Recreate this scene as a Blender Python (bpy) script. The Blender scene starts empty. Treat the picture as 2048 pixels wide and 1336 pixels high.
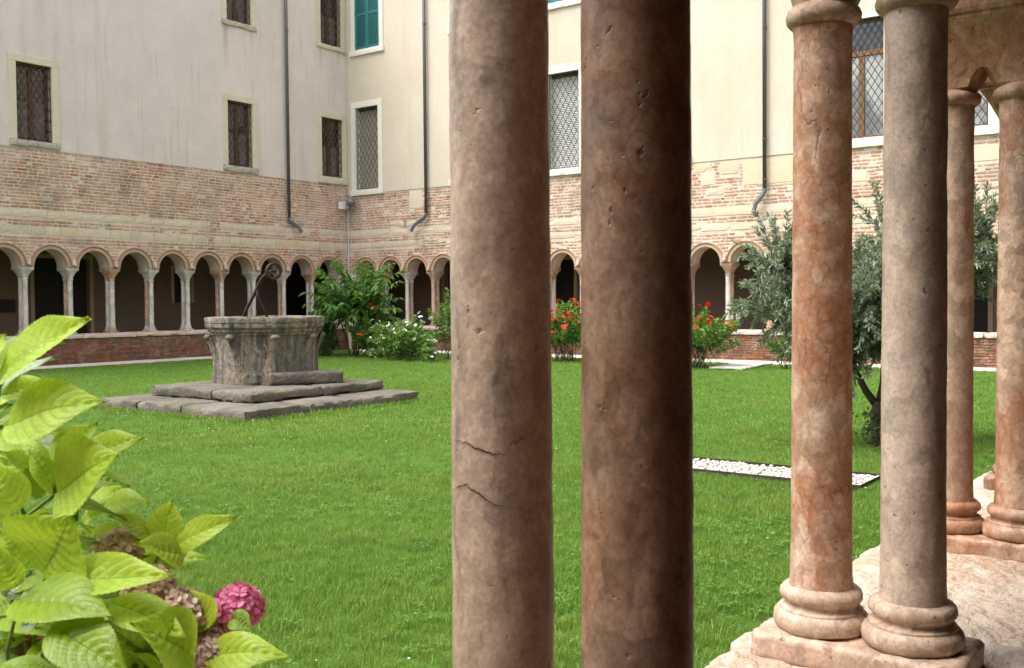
import bpy, math, random
import numpy as np
from mathutils import Vector, Matrix
random.seed(11); rng = np.random.default_rng(11)
R = math.radians
sc = bpy.context.scene

# ------------------------------------------------------------------ camera, sky, sun, exposure
TH, PIT, ROL = R(36.33), R(1.905), R(-0.42)
fw = Vector((math.cos(TH)*math.cos(PIT), math.sin(TH)*math.cos(PIT), -math.sin(PIT)))
rt = Vector((math.sin(TH), -math.cos(TH), 0)); up = rt.cross(fw)
rt = math.cos(ROL)*rt + math.sin(ROL)*up; up = rt.cross(fw)
cam = bpy.data.cameras.new('camera'); co = bpy.data.objects.new('camera', cam); sc.collection.objects.link(co)
co.matrix_world = Matrix(((rt.x, up.x, -fw.x, 0), (rt.y, up.y, -fw.y, 0), (rt.z, up.z, -fw.z, 1.65), (0, 0, 0, 1)))
cam.sensor_width = 36.0; cam.lens = 36.0*2026/2048; cam.clip_start = 0.05; cam.clip_end = 500
cam.dof.use_dof = True; cam.dof.focus_distance = 9.0; cam.dof.aperture_fstop = 16
sc.camera = co

SUN_EL, SUN_AZ = R(62), R(146)          # azimuth measured from +X towards +Y
w = bpy.data.worlds.new('World'); sc.world = w; w.use_nodes = True
wn = w.node_tree; bg = wn.nodes['Background']
sky = wn.nodes.new('ShaderNodeTexSky'); sky.sky_type = 'NISHITA'; sky.sun_disc = False
sky.sun_elevation = SUN_EL; sky.sun_rotation = R(90) - SUN_AZ
sky.air_density = 1.0; sky.dust_density = 3.0; sky.ozone_density = 1.0
hs = wn.nodes.new('ShaderNodeHueSaturation'); hs.inputs['Saturation'].default_value = 0.28
wn.links.new(sky.outputs[0], hs.inputs['Color']); wn.links.new(hs.outputs[0], bg.inputs['Color'])
bg.inputs['Strength'].default_value = 0.15
sl = bpy.data.lights.new('sun', 'SUN'); sl.energy = 1.35; sl.angle = R(38); sl.color = (1.0, 0.95, 0.86)
so = bpy.data.objects.new('sun', sl); sc.collection.objects.link(so)
sd = Vector((math.cos(SUN_EL)*math.cos(SUN_AZ), math.cos(SUN_EL)*math.sin(SUN_AZ), math.sin(SUN_EL)))
so.rotation_euler = sd.to_track_quat('Z', 'Y').to_euler(); so.location = (10, 10, 30)
sc.view_settings.view_transform = 'Standard'; sc.view_settings.look = 'None'
sc.view_settings.gamma = 1.0; sc.view_settings.exposure = 1.66
sc.view_settings.use_curve_mapping = False
sc.render.engine = 'CYCLES'
sc.cycles.use_light_tree = False; sc.cycles.adaptive_threshold = 0.03
sc.cycles.max_bounces = 5; sc.cycles.diffuse_bounces = 4; sc.cycles.glossy_bounces = 2; sc.cycles.transmission_bounces = 3; sc.cycles.transparent_max_bounces = 2

# ------------------------------------------------------------------ helpers
COL = sc.collection
def tag(o, label=None, cat=None, group=None, kind=None):
    if label: o['label'] = label
    if cat: o['category'] = cat
    if group: o['group'] = group
    if kind: o['kind'] = kind
    elif cat: o['kind'] = 'thing'
    return o
def empty(name, loc=(0, 0, 0), rz=0.0, parent=None):
    o = bpy.data.objects.new(name, None); COL.objects.link(o)
    o.location = loc; o.rotation_euler = (0, 0, rz); o.empty_display_size = 0.1
    if parent: o.parent = parent
    return o
def link(name, me, parent=None, loc=(0, 0, 0)):
    o = bpy.data.objects.new(name, me); COL.objects.link(o); o.location = loc
    if parent: o.parent = parent
    return o

class MB:
    """collects vertices and faces of one mesh"""
    def __init__(s): s.v = []; s.f = []; s.t = []; s.cur = None
    def add(s, vs, fs):
        b = len(s.v); s.v.extend([tuple(p) for p in vs]); s.f.extend([tuple(b+i for i in q) for q in fs])
        s.t.extend([s.cur]*len(vs)); return b
    def box(s, x0, x1, y0, y1, z0, z1, bev=0.0):
        if bev <= 0:
            s.add([(x0,y0,z0),(x1,y0,z0),(x1,y1,z0),(x0,y1,z0),(x0,y0,z1),(x1,y0,z1),(x1,y1,z1),(x0,y1,z1)],
                  [(3,2,1,0),(4,5,6,7),(0,1,5,4),(1,2,6,5),(2,3,7,6),(3,0,4,7)])
        else:
            b = bev; vs = []
            for z, i in ((z0, b), (z0+b, 0), (z1-b, 0), (z1, b)):
                vs += [(x0+i+b,y0+i,z),(x1-i-b,y0+i,z),(x1-i,y0+i+b,z),(x1-i,y1-i-b,z),(x1-i-b,y1-i,z),(x0+i+b,y1-i,z),(x0+i,y1-i-b,z),(x0+i,y0+i+b,z)]
            fs = [tuple(range(7, -1, -1)), tuple(range(24, 32))]
            for k in range(3):
                for j in range(8): fs.append((k*8+j, k*8+(j+1) % 8, k*8+8+(j+1) % 8, k*8+8+j))
            s.add(vs, fs)
    def lathe(s, prof, n=32, c=(0, 0, 0), caps=True, wob=0.0):
        vs = []
        for r, z in prof:
            for j in range(n):
                a = 2*math.pi*j/n; q = r*(1+random.uniform(-wob, wob))
                vs.append((c[0]+q*math.cos(a), c[1]+q*math.sin(a), c[2]+z))
        fs = []
        for k in range(len(prof)-1):
            for j in range(n): fs.append((k*n+j, k*n+(j+1) % n, (k+1)*n+(j+1) % n, (k+1)*n+j))
        if caps: fs += [tuple(range(n-1, -1, -1)), tuple(range((len(prof)-1)*n, len(prof)*n))]
        s.add(vs, fs)
    def tube(s, pts, rad, n=8, caps=True):
        pts = [Vector(p) for p in pts]; m = len(pts)
        rads = rad if isinstance(rad, (list, tuple)) else [rad]*m
        vs = []; ref = None
        for i, p in enumerate(pts):
            d = (pts[min(i+1, m-1)] - pts[max(i-1, 0)]).normalized()
            if ref is None:
                ref = Vector((0, 0, 1)) if abs(d.z) < .9 else Vector((1, 0, 0))
            a = (ref - d*ref.dot(d)).normalized(); b = d.cross(a); ref = a
            for j in range(n):
                t = 2*math.pi*j/n; vs.append(p + (a*math.cos(t) + b*math.sin(t))*rads[i])
        fs = []
        for k in range(m-1):
            for j in range(n): fs.append((k*n+j, k*n+(j+1) % n, (k+1)*n+(j+1) % n, (k+1)*n+j))
        if caps: fs += [tuple(range(n-1, -1, -1)), tuple(range((m-1)*n, m*n))]
        s.add(vs, fs)
    def quad(s, a, b, c, d): s.add([a, b, c, d], [(0, 1, 2, 3)])
    def mesh(s, name, m=None, smooth=False):
        me = bpy.data.meshes.new(name); me.from_pydata(s.v, [], s.f)
        if m: me.materials.append(m)
        if any(t is not None for t in s.t):
            at = me.attributes.new('tint', 'FLOAT_COLOR', 'POINT')
            at.data.foreach_set('color', np.array([(t if t is not None else (1, 1, 1, 1)) for t in s.t], dtype=np.float32).ravel())
        if smooth: me.shade_smooth()
        me.update(); return me
    def build(s, name, m=None, parent=None, smooth=False, loc=(0, 0, 0)):
        return link(name, s.mesh(name, m, smooth), parent, loc)

def sharp(me, deg=40):
    me.shade_smooth()
    try: me.set_sharp_from_angle(angle=R(deg))
    except Exception: pass

# ------------------------------------------------------------------ materials
class NT:
    def __init__(s, name, rough=0.8, spec=0.3):
        s.m = bpy.data.materials.new(name); s.m.use_nodes = True; s.t = s.m.node_tree
        s.b = s.t.nodes['Principled BSDF']; s.b.inputs['Roughness'].default_value = rough
        s.b.inputs['Specular IOR Level'].default_value = spec
        s.pos = s.t.nodes.new('ShaderNodeNewGeometry').outputs['Position']
    def L(s, a, b): s.t.links.new(a, b)
    def val(s, sock, v):
        if isinstance(v, bpy.types.NodeSocket): s.L(v, sock)
        elif isinstance(v, (tuple, list)) and len(v) == 3 and sock.type == 'RGBA': sock.default_value = (*v, 1)
        else: sock.default_value = v
    def scale(s, v, k):
        n = s.t.nodes.new('ShaderNodeVectorMath'); n.operation = 'MULTIPLY'; s.val(n.inputs[0], v); n.inputs[1].default_value = k if isinstance(k, tuple) else (k, k, k); return n.outputs[0]
    def noise(s, scale, detail=4, vec=None, rough=0.55, dist=0.0, color=False):
        n = s.t.nodes.new('ShaderNodeTexNoise'); s.L(vec or s.pos, n.inputs['Vector'])
        n.inputs['Scale'].default_value = scale; n.inputs['Detail'].default_value = detail; n.inputs['Roughness'].default_value = rough; n.inputs['Distortion'].default_value = dist
        return n.outputs['Color' if color else 'Fac']
    def vor(s, scale, feature='F1', vec=None, out='Distance', rnd=1.0):
        n = s.t.nodes.new('ShaderNodeTexVoronoi'); n.feature = feature; s.L(vec or s.pos, n.inputs['Vector']); n.inputs['Scale'].default_value = scale
        n.inputs['Randomness'].default_value = rnd
        return n.outputs[out]
    def ramp(s, fac, stops, interp='LINEAR'):
        n = s.t.nodes.new('ShaderNodeValToRGB'); s.L(fac, n.inputs[0]); n.color_ramp.interpolation = interp
        e = n.color_ramp.elements
        while len(e) > len(stops): e.remove(e[-1])
        while len(e) < len(stops): e.new(0.5)
        for k, (p, c) in enumerate(stops):
            e[k].position = p; e[k].color = (*c, 1) if isinstance(c, (tuple, list)) else (c, c, c, 1)
        return n.outputs[0]
    def mix(s, fac, a, b, mode='MIX'):
        n = s.t.nodes.new('ShaderNodeMix'); n.data_type = 'RGBA'; n.blend_type = mode
        s.val(n.inputs[0], fac); s.val(n.inputs[6], a); s.val(n.inputs[7], b); return n.outputs[2]
    def math(s, op, a, b=0.0, clamp=False):
        n = s.t.nodes.new('ShaderNodeMath'); n.operation = op; n.use_clamp = clamp; s.val(n.inputs[0], a); s.val(n.inputs[1], b); return n.outputs[0]
    def warp(s, amt, scale=4):
        c = s.noise(scale, 1, color=True); n = s.t.nodes.new('ShaderNodeVectorMath'); n.operation = 'MULTIPLY_ADD'
        s.L(c, n.inputs[0]); n.inputs[1].default_value = (amt, amt, amt); s.L(s.pos, n.inputs[2]); return n.outputs[0]
    def attr(s, name, out='Color'):
        n = s.t.nodes.new('ShaderNodeAttribute'); n.attribute_name = name; return n.outputs[out]
    def rnd(s): return s.t.nodes.new('ShaderNodeObjectInfo').outputs['Random']
    def sep(s, v):
        n = s.t.nodes.new('ShaderNodeSeparateXYZ'); s.L(v, n.inputs[0]); return n.outputs
    def bump(s, h, strength=0.4, dist=0.01):
        n = s.t.nodes.new('ShaderNodeBump'); s.L(h, n.inputs['Height']); n.inputs['Strength'].default_value = strength; n.inputs['Distance'].default_value = dist
        s.L(n.outputs[0], s.b.inputs['Normal'])
    def col(s, c): s.val(s.b.inputs['Base Color'], c); return s
    def translucent(s, color, amt):
        tr = s.t.nodes.new('ShaderNodeBsdfTranslucent'); s.val(tr.inputs[0], color)
        mx = s.t.nodes.new('ShaderNodeMixShader'); s.val(mx.inputs[0], amt)
        out = s.t.nodes['Material Output']; s.L(s.b.outputs[0], mx.inputs[1]); s.L(tr.outputs[0], mx.inputs[2]); s.L(mx.outputs[0], out.inputs[0])

def ridge(n, scale, width, vec, detail=3):
    return n.ramp(n.math('ABSOLUTE', n.math('SUBTRACT', n.noise(scale, detail, vec, 0.5), 0.5)), [(0.0, 1), (width, 0)])
def marble(name, light, mid, red, dark, amt, scale=26, rough=0.5, lo=0.42, hi=0.62, vein=0.5, mott=0.2, streak=0.25, redcore=0.35):
    """nodular limestone: pale rounded clasts parted by broken rusty seams, stained and pitted"""
    n = NT(name, rough, 0.35)
    w1 = n.noise(9, 1, color=True); w2 = n.noise(34, 2, color=True)
    def madd(c, k, p):
        q = n.t.nodes.new('ShaderNodeVectorMath'); q.operation = 'MULTIPLY_ADD'; n.L(c, q.inputs[0]); q.inputs[1].default_value = (k, k, k); n.L(p, q.inputs[2]); return q.outputs[0]
    wv = madd(w2, 0.022, madd(w1, 0.055, n.pos)); wv = n.scale(wv, (1, 1, .72))
    base = n.mix(n.ramp(n.noise(3.0, 4, wv), [(0.32, 0), (0.68, 1)]), light, mid)
    tone = n.sep(n.vor(scale, 'F1', wv, 'Color'))[0]; tone2 = n.sep(n.vor(scale*2.6, 'F1', wv, 'Color'))[1]
    base = n.mix(0.75*vein+.25, base, n.mix(1.0, base, n.ramp(tone, [(0, 0.52), (1, 1.36)]), 'MULTIPLY'))
    base = n.mix(0.45*vein+.1, base, n.mix(1.0, base, n.ramp(tone2, [(0, 0.62), (1, 1.28)]), 'MULTIPLY'))
    edge = n.vor(scale, 'DISTANCE_TO_EDGE', wv)
    zone = n.ramp(n.noise(2.4, 4, wv, 0.6), [(lo, 0), (hi, 1)])
    patch = n.ramp(n.noise(9, 4, wv, 0.62), [(0.36, 0), (0.56, 1)])
    red_m = n.math('MULTIPLY', n.math('MULTIPLY', zone, amt), n.math('MULTIPLY', patch, n.ramp(edge, [(0.0, 1), (0.22, redcore)])))
    base = n.mix(red_m, base, red)
    wid = n.math('MULTIPLY', edge, n.ramp(n.noise(14, 3), [(0.35, 3.2), (0.62, 0.8)]))
    seam = n.math('MULTIPLY', n.ramp(wid, [(0.0, 1), (0.055, 0)]), n.math('ADD', n.math('MULTIPLY', n.math('MULTIPLY', zone, patch), 0.7), n.ramp(n.noise(4.5, 4, None, .65), [(0.52, 0.0), (0.66, 0.55)])), True)
    base = n.mix(n.math('MULTIPLY', seam, 0.3+.5*amt), base, tuple(.62*c for c in red))
    v2 = n.math('MULTIPLY', ridge(n, 3.2, 0.0055, wv, 4), n.ramp(n.noise(2.2, 2), [(0.52, 0), (0.58, 1)]))
    base = n.mix(n.math('MULTIPLY', v2, 0.85), base, dark)
    pits = n.ramp(n.noise(52, 2), [(0.69, 0), (0.74, 0.8)]); base = n.mix(pits, base, dark)
    cl = n.ramp(n.noise(26, 4, wv, 0.7), [(0.38, 0), (0.62, 1)])
    base = n.mix(mott, base, n.mix(cl, tuple(.5*c for c in mid), tuple(min(1, 1.2*c) for c in light)))
    base = n.mix(n.ramp(n.noise(3.0, 4, n.scale(wv, (7, 7, 0.8)), 0.6), [(0.54, 0), (0.68, streak)]), base, tuple(.35*c for c in mid))
    base = n.mix(0.45, base, n.ramp(n.noise(120, 4, None, 0.75), [(0.3, 0.22), (0.7, 0.78)]), 'OVERLAY')
    n.col(base)
    n.bump(n.math('SUBTRACT', n.noise(38, 3), n.math('ADD', pits, n.math('MULTIPLY', v2, .6))), 0.5, 0.0035)
    return n.m
M = {}
M['marble_red'] = marble('red_nodular_marble', (0.57, 0.43, 0.33), (0.47, 0.29, 0.19), (0.34, 0.12, 0.045), (0.08, 0.04, 0.025), 1.0, 34, 0.5, 0.40, 0.58, 0.65, .18, .25, .75)
M['marble_grey'] = marble('beige_grey_marble', (0.56, 0.45, 0.37), (0.50, 0.375, 0.295), (0.40, 0.21, 0.12), (0.10, 0.06, 0.04), 0.45, 22, 0.5, 0.48, 0.70, 0.25, 0.2, 0.35)
M['marble_pink'] = marble('pink_marble', (0.55, 0.42, 0.33), (0.46, 0.31, 0.22), (0.34, 0.14, 0.065), (0.10, 0.055, 0.035), 0.75, 28, 0.5, 0.45, 0.66, 0.45, .16)
M['marble_brown'] = marble('brown_red_marble', (0.38, 0.27, 0.20), (0.22, 0.12, 0.075), (0.25, 0.08, 0.03), (0.045, 0.025, 0.016), 1.0, 22, 0.45, 0.37, 0.52, 0.9, 0.3, 0.3, .85)
M['marble_dusk'] = marble('worn_beige_marble', (0.45, 0.34, 0.27), (0.38, 0.265, 0.20), (0.29, 0.15, 0.09), (0.08, 0.05, 0.035), 0.6, 14, 0.5, 0.46, 0.68, 0.4, 0.28, 0.75)
M['far_white'] = marble('pale_weathered_marble', (0.64, 0.60, 0.545), (0.55, 0.49, 0.43), (0.45, 0.33, 0.24), (0.2, 0.17, 0.14), 0.35, 9, 0.6, 0.52, 0.75, .3, .15, .3)
M['far_pink'] = marble('far_pink_marble', (0.56, 0.40, 0.29), (0.48, 0.30, 0.20), (0.38, 0.19, 0.10), (0.2, 0.14, 0.10), 0.6, 9, 0.6)

def plaster(name, a, b, streak, stain, drips=()):
    n = NT(name, 0.92, 0.15)
    c = n.mix(n.ramp(n.noise(0.35, 4, n.warp(0.8, .6)), [(0.35, 0), (0.65, 1)]), a, b)
    c = n.mix(n.math('MULTIPLY', n.ramp(n.noise(1.7, 4), [(0.48, 0), (0.72, 1)]), 0.45), c, tuple(min(1, x*1.07) for x in b))
    sv = n.scale(n.pos, (1.6, 1.6, 0.10))
    c = n.mix(n.math('MULTIPLY', n.ramp(n.noise(1.4, 4, sv), [(0.55, 0), (0.75, 1)]), stain), c, streak)
    c = n.mix(n.math('MULTIPLY', n.ramp(n.noise(9, 4), [(0.45, 0), (0.7, 1)]), 0.12), c, tuple(0.7*x for x in a))
    sv2 = n.scale(n.pos, (5, 5, .22)); c = n.mix(n.math('MULTIPLY', n.ramp(n.noise(2.0, 4, sv2), [(0.60, 0), (0.74, 1)]), stain*.8), c, tuple(.8*x for x in streak))
    c = n.mix(n.math('MULTIPLY', ridge(n, 1.1, 0.0022, n.warp(.3, 3), 5), n.ramp(n.noise(.5, 2), [(0.55, 0), (0.65, 0.3)])), c, tuple(.6*x for x in a))
    c = n.mix(n.ramp(n.noise(.9, 4, n.warp(.6, 1.5), 0.62), [(0.60, 0), (0.63, 0.22)]), c, tuple(min(1, x*1.12) for x in b))
    sx, sy, sz = n.sep(n.pos)
    for (px, wd, zt, ln, dk) in drips:                 # rain marks that run down from a sill corner
        mx = n.ramp(n.math('ABSOLUTE', n.math('SUBTRACT', sx, px)), [(0.0, 1), (wd, 0)])
        dz = n.math('SUBTRACT', zt, sz); mz = n.math('MULTIPLY', n.ramp(n.math('DIVIDE', dz, ln), [(0.0, 1), (1.0, 0)]), n.math('GREATER_THAN', dz, 0.0))
        c = n.mix(n.math('MULTIPLY', n.math('MULTIPLY', mx, mz), n.ramp(n.noise(2.5, 4, sv2), [(0.3, dk*.3), (0.6, dk)])), c, (0.15, 0.145, 0.10))
    n.col(c); n.bump(n.noise(22, 3), 0.4, 0.012); return n.m
M['plaster_pink'] = plaster('grey_pink_plaster', (0.57, 0.50, 0.46), (0.63, 0.55, 0.505), (0.42, 0.36, 0.30), 0.45, [(20.0, .14, 10.14, 1.3, .75), (21.0, .10, 10.14, .9, .4), (13.55, .12, 5.7, .5, .5), (14.15, .35, 10.8, 3.0, .35), (23.9, .12, 10.2, 1.0, .35), (24.7, .10, 10.2, .7, .4), (12.7, .5, 9.5, 3.0, .22)])
M['plaster_cream'] = plaster('cream_plaster', (0.525, 0.455, 0.36), (0.565, 0.50, 0.41), (0.47, 0.38, 0.28), 0.30)
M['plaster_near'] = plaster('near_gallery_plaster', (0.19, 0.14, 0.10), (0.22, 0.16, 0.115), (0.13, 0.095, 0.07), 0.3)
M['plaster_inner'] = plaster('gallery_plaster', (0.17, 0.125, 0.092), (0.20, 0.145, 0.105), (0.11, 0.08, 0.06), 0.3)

def brickmat(name, dirt, lime, limecol):
    n = NT(name, 0.93, 0.12)
    t = n.attr('tint')
    c = n.mix(n.ramp(n.noise(22, 4), [(0.35, 0.0), (0.7, 0.45)]), t, n.mix(1.0, t, (0.62, 0.55, 0.5), 'MULTIPLY'))
    c = n.mix(n.ramp(n.noise(2.2, 4, n.warp(0.5, 2)), [(0.52-lime*.16, 0), (0.70, 0.8)]), c, limecol)
    c = n.mix(n.ramp(n.noise(14, 4), [(0.56, 0), (0.68, 0.7)]), c, limecol)
    c = n.mix(n.math('MULTIPLY', n.ramp(n.noise(1.1, 4, n.warp(1, 1)), [(0.5, 0), (0.7, 1)]), dirt), c, (0.13, 0.10, 0.075))
    n.col(c); n.bump(n.noise(55, 2), 0.5, 0.008); return n.m
M['brick'] = brickmat('weathered_brick', 0.4, 1.0, (0.56, 0.43, 0.34))
M['brick_red'] = brickmat('dark_red_brick', 0.75, 0.25, (0.36, 0.25, 0.18))
def mortar(name, a, b, d=0.35):
    n = NT(name, 0.95, 0.1)
    c = n.mix(n.ramp(n.noise(2.5, 4, n.warp(.4, 2)), [(0.35, 0), (0.65, 1)]), a, b)
    c = n.mix(n.math('MULTIPLY', n.ramp(n.noise(1.1, 4, n.warp(1, 1)), [(0.52, 0), (0.72, 1)]), d), c, (0.17, 0.14, 0.11))
    c = n.mix(n.ramp(n.noise(40, 4), [(0.5, 0), (0.75, 0.35)]), c, tuple(.6*x for x in a))
    n.col(c); n.bump(n.noise(35, 2), 0.6, 0.02); return n.m
M['mortar'] = mortar('lime_mortar', (0.66, 0.555, 0.47), (0.58, 0.445, 0.35))
M['mortar_dark'] = mortar('dirty_mortar', (0.17, 0.11, 0.08), (0.12, 0.075, 0.055), 0.6)
def stone(name, a, b, dirt, dcol=(0.16, 0.14, 0.11), sc1=3.0, rough=0.85, bump=0.4, useobj=True):
    n = NT(name, rough, 0.2)
    c = n.mix(n.ramp(n.noise(sc1, 4, n.warp(.3, 3)), [(0.35, 0), (0.65, 1)]), a, b)
    if useobj: c = n.mix(0.55, c, n.ramp(n.rnd(), [(0, tuple(.78*x for x in a)), (0.5, a), (0.8, b), (1, (a[0]*1.08, a[1]*.86, a[2]*.74))]))
    c = n.mix(n.math('MULTIPLY', n.ramp(n.noise(sc1*2.3, 4), [(0.5, 0), (0.68, 1)]), dirt), c, dcol)
    c = n.mix(n.ramp(n.noise(90, 3), [(0.6, 0), (0.75, 0.35)]), c, tuple(.5*x for x in a))
    n.col(c); n.bump(n.noise(28, 2), bump, 0.012); return n.m
M['band'] = stone('cream_tuff_stone', (0.58, 0.50, 0.37), (0.62, 0.53, 0.41), 0.18, (0.35, 0.29, 0.21))
M['cap'] = stone('pale_cap_stone', (0.60, 0.51, 0.44), (0.52, 0.42, 0.35), 0.25, (0.3, 0.25, 0.2))
M['frame_old'] = stone('worn_yellow_stone', (0.60, 0.54, 0.40), (0.54, 0.48, 0.36), 0.16, (0.33, 0.29, 0.22), 2.0)
M['frame_sill'] = stone('lichened_sill_stone', (0.48, 0.44, 0.37), (0.35, 0.32, 0.27), 0.6, (0.12, 0.115, 0.10), 5.0)
M['frame_white'] = stone('white_stone', (0.72, 0.68, 0.60), (0.66, 0.62, 0.54), 0.08, (0.4, 0.36, 0.3), 2.0)
M['arch'] = stone('tan_arch_stone', (0.48, 0.35, 0.25), (0.40, 0.28, 0.20), 0.25, (0.22, 0.16, 0.11))
M['hood'] = stone('brick_hood', (0.38, 0.20, 0.12), (0.42, 0.25, 0.16), 0.25, (0.2, 0.13, 0.09))
M['pave'] = stone('pale_paving', (0.50, 0.47, 0.43), (0.58, 0.55, 0.50), 0.2, (0.3, 0.28, 0.24))
M['pebble'] = stone('white_pebble_stone', (0.52, 0.50, 0.46), (0.40, 0.38, 0.34), 0.05, (0.5, 0.47, 0.42), 8, 0.6, 0.1)
def parapet_top():
    n = NT('worn_parapet_stone', 0.75, 0.25)
    wv = n.warp(0.10, 6); st = n.scale(wv, (1.0, 1.9, 1.0))
    c = n.mix(n.ramp(n.noise(3.0, 4, st), [(0.36, 0), (0.62, 1)]), (0.54, 0.445, 0.36), (0.47, 0.335, 0.245))
    c = n.mix(n.ramp(n.noise(9, 4, st), [(0.50, 0), (0.64, 0.75)]), c, (0.57, 0.50, 0.42))
    c = n.mix(n.math('MULTIPLY', ridge(n, 8, 0.03, st, 5), n.ramp(n.noise(3, 4), [(0.42, 0), (0.6, 0.8)])), c, (0.33, 0.18, 0.10))
    c = n.mix(n.math('MULTIPLY', ridge(n, 14, 0.014, st, 4), n.ramp(n.noise(6, 4), [(0.45, 0), (0.6, 0.9)])), c, (0.17, 0.10, 0.06))
    c = n.mix(n.ramp(n.noise(30, 4), [(0.58, 0), (0.70, 0.5)]), c, (0.30, 0.20, 0.13))
    n.col(c); n.bump(n.noise(14, 5, None, 0.7), 1.0, 0.03); return n.m
M['parapet_top'] = parapet_top()
def wellstone():
    n = NT('stained_well_stone', 0.92, 0.12)
    sv = n.scale(n.warp(0.12, 5), (5.0, 5.0, 0.5))
    st = n.noise(1.5, 4, sv)
    c = n.mix(n.ramp(st, [(0.36, 0), (0.54, 1)]), (0.075, 0.07, 0.062), (0.165, 0.15, 0.125))
    c = n.mix(n.ramp(n.noise(1.9, 4, sv, 0.65), [(0.49, 0), (0.60, 0.75)]), c, (0.35, 0.26, 0.185))
    c = n.mix(n.ramp(n.noise(3.6, 5, None, 0.65), [(0.52, 0), (0.66, 0.55)]), c, (0.22, 0.195, 0.16))
    c = n.mix(n.ramp(n.noise(13, 5, None, 0.65), [(0.54, 0), (0.66, 0.7)]), c, (0.05, 0.047, 0.04))
    n.col(c); n.bump(n.noise(15, 5, None, 0.65), 1.0, 0.035); return n.m
M['well'] = wellstone()
def stepstone():
    n = NT('mossy_step_stone', 0.93, 0.12)
    c = n.mix(n.ramp(n.noise(1.8, 4, n.warp(.5, 2)), [(0.35, 0), (0.65, 1)]), (0.10, 0.088, 0.073), (0.17, 0.15, 0.125))
    c = n.mix(n.ramp(n.noise(3.4, 4), [(0.54, 0), (0.68, 0.7)]), c, (0.085, 0.075, 0.055))
    c = n.mix(n.ramp(n.noise(1.3, 4), [(0.56, 0), (0.70, 0.6)]), c, (0.10, 0.105, 0.05))
    c = n.mix(n.ramp(n.noise(30, 4), [(0.58, 0), (0.72, 0.5)]), c, (0.30, 0.27, 0.23))
    n.col(c); n.bump(n.noise(16, 2), 0.9, 0.03); return n.m
M['step'] = stepstone()
def simple(name, c, rough, metal=0.0, var=0.3, scale=12, spec=0.4):
    n = NT(name, rough, spec); n.b.inputs['Metallic'].default_value = metal
    n.col(n.mix(n.ramp(n.noise(scale, 4), [(0.35, 0), (0.7, var*2)]), c, tuple(.45*x for x in c))); n.bump(n.noise(scale*4, 2), 0.2, 0.003); return n.m
M['iron'] = simple('rusty_dark_iron', (0.055, 0.04, 0.032), 0.7, 0.3)
M['lattice_rust'] = simple('rusty_lattice_iron', (0.13, 0.07, 0.04), 0.8, 0.1)
M['lattice_dark'] = simple('dark_lattice_iron', (0.05, 0.045, 0.045), 0.7, 0.2)
M['pipe'] = simple('brown_painted_pipe', (0.085, 0.075, 0.075), 0.5, 0.0, 0.15, 5)
M['pipe_grey'] = simple('grey_zinc_pipe', (0.16, 0.18, 0.19), 0.5, 0.4, 0.3)
M['wood'] = simple('brown_window_wood', (0.085, 0.04, 0.017), 0.6)
M['wood_light'] = simple('varnished_window_wood', (0.26, 0.12, 0.045), 0.5)
M['teal'] = simple('teal_shutter_paint', (0.018, 0.15, 0.15), 0.55, 0, 0.15)
M['blind'] = simple('grey_white_blind', (0.55, 0.54, 0.52), 0.7, 0, 0.1, 3)
M['blind_beige'] = simple('beige_blind', (0.38, 0.34, 0.27), 0.7, 0, 0.1, 3)
M['curtain'] = simple('grey_net_curtain', (0.17, 0.155, 0.145), 0.9, 0, 0.4, 6)
M['door'] = simple('black_brown_door_wood', (0.018, 0.014, 0.012), 0.7)
M['edging'] = simple('rusted_steel_edging', (0.045, 0.03, 0.022), 0.8)
M['white_plastic'] = simple('white_plastic', (0.65, 0.64, 0.62), 0.5, 0, 0.1)
M['lamp_grey'] = simple('grey_metal_lamp', (0.17, 0.18, 0.19), 0.4, 0.3, 0.2)
M['bark'] = simple('grey_brown_bark', (0.075, 0.058, 0.045), 0.95, 0, 0.5, 30)
M['twig'] = simple('brown_rose_cane', (0.06, 0.05, 0.03), 0.9, 0, 0.4, 30)
M['hstem'] = simple('green_plant_stem', (0.16, 0.22, 0.04), 0.6, 0, 0.3, 40)
n = NT('dark_window_glass', 0.06, 0.6); n.col(n.mix(n.ramp(n.noise(1.6, 3), [(0.4, 0), (0.6, 1)]), (0.02, 0.02, 0.023), (0.06, 0.06, 0.065))); M['glass'] = n.m
n = NT('painted_reflection_glass', 0.06, 0.8); n.col(n.mix(n.ramp(n.noise(1.2, 3), [(0.42, 0), (0.58, 1)]), (0.13, 0.135, 0.13), (0.40, 0.40, 0.38))); M['glass_painted_reflection'] = n.m  # reflection painted into the base colour as pale grey mottling

def leafmat(name, dark, light, trans, amt=0.35, rough=0.5, spec=0.35, back=None):
    n = NT(name, rough, spec); t = n.attr('tint')
    c = n.mix(t, dark, light); c = n.mix(n.ramp(n.noise(9, 3), [(0.4, 0), (0.7, 0.4)]), c, dark)
    if back:
        g = n.t.nodes.new('ShaderNodeNewGeometry'); c = n.mix(g.outputs['Backfacing'], c, back)
    n.col(c); n.translucent(n.mix(t, tuple(.6*x for x in trans), trans), amt); return n.m
M['leaf_shrub'] = leafmat('fresh_green_shrub_leaf', (0.03, 0.085, 0.02), (0.11, 0.25, 0.035), (0.20, 0.42, 0.03), 0.35)
M['leaf_rose'] = leafmat('rose_leaf', (0.03, 0.075, 0.025), (0.10, 0.19, 0.04), (0.16, 0.30, 0.03), 0.3)
M['leaf_rose_light'] = leafmat('light_rose_leaf', (0.06, 0.14, 0.025), (0.17, 0.29, 0.055), (0.25, 0.42, 0.05), 0.35)
M['leaf_olive'] = leafmat('silver_olive_leaf', (0.10, 0.15, 0.07), (0.30, 0.36, 0.24), (0.18, 0.26, 0.09), 0.25, 0.4, 0.45, (0.34, 0.39, 0.31))
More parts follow.
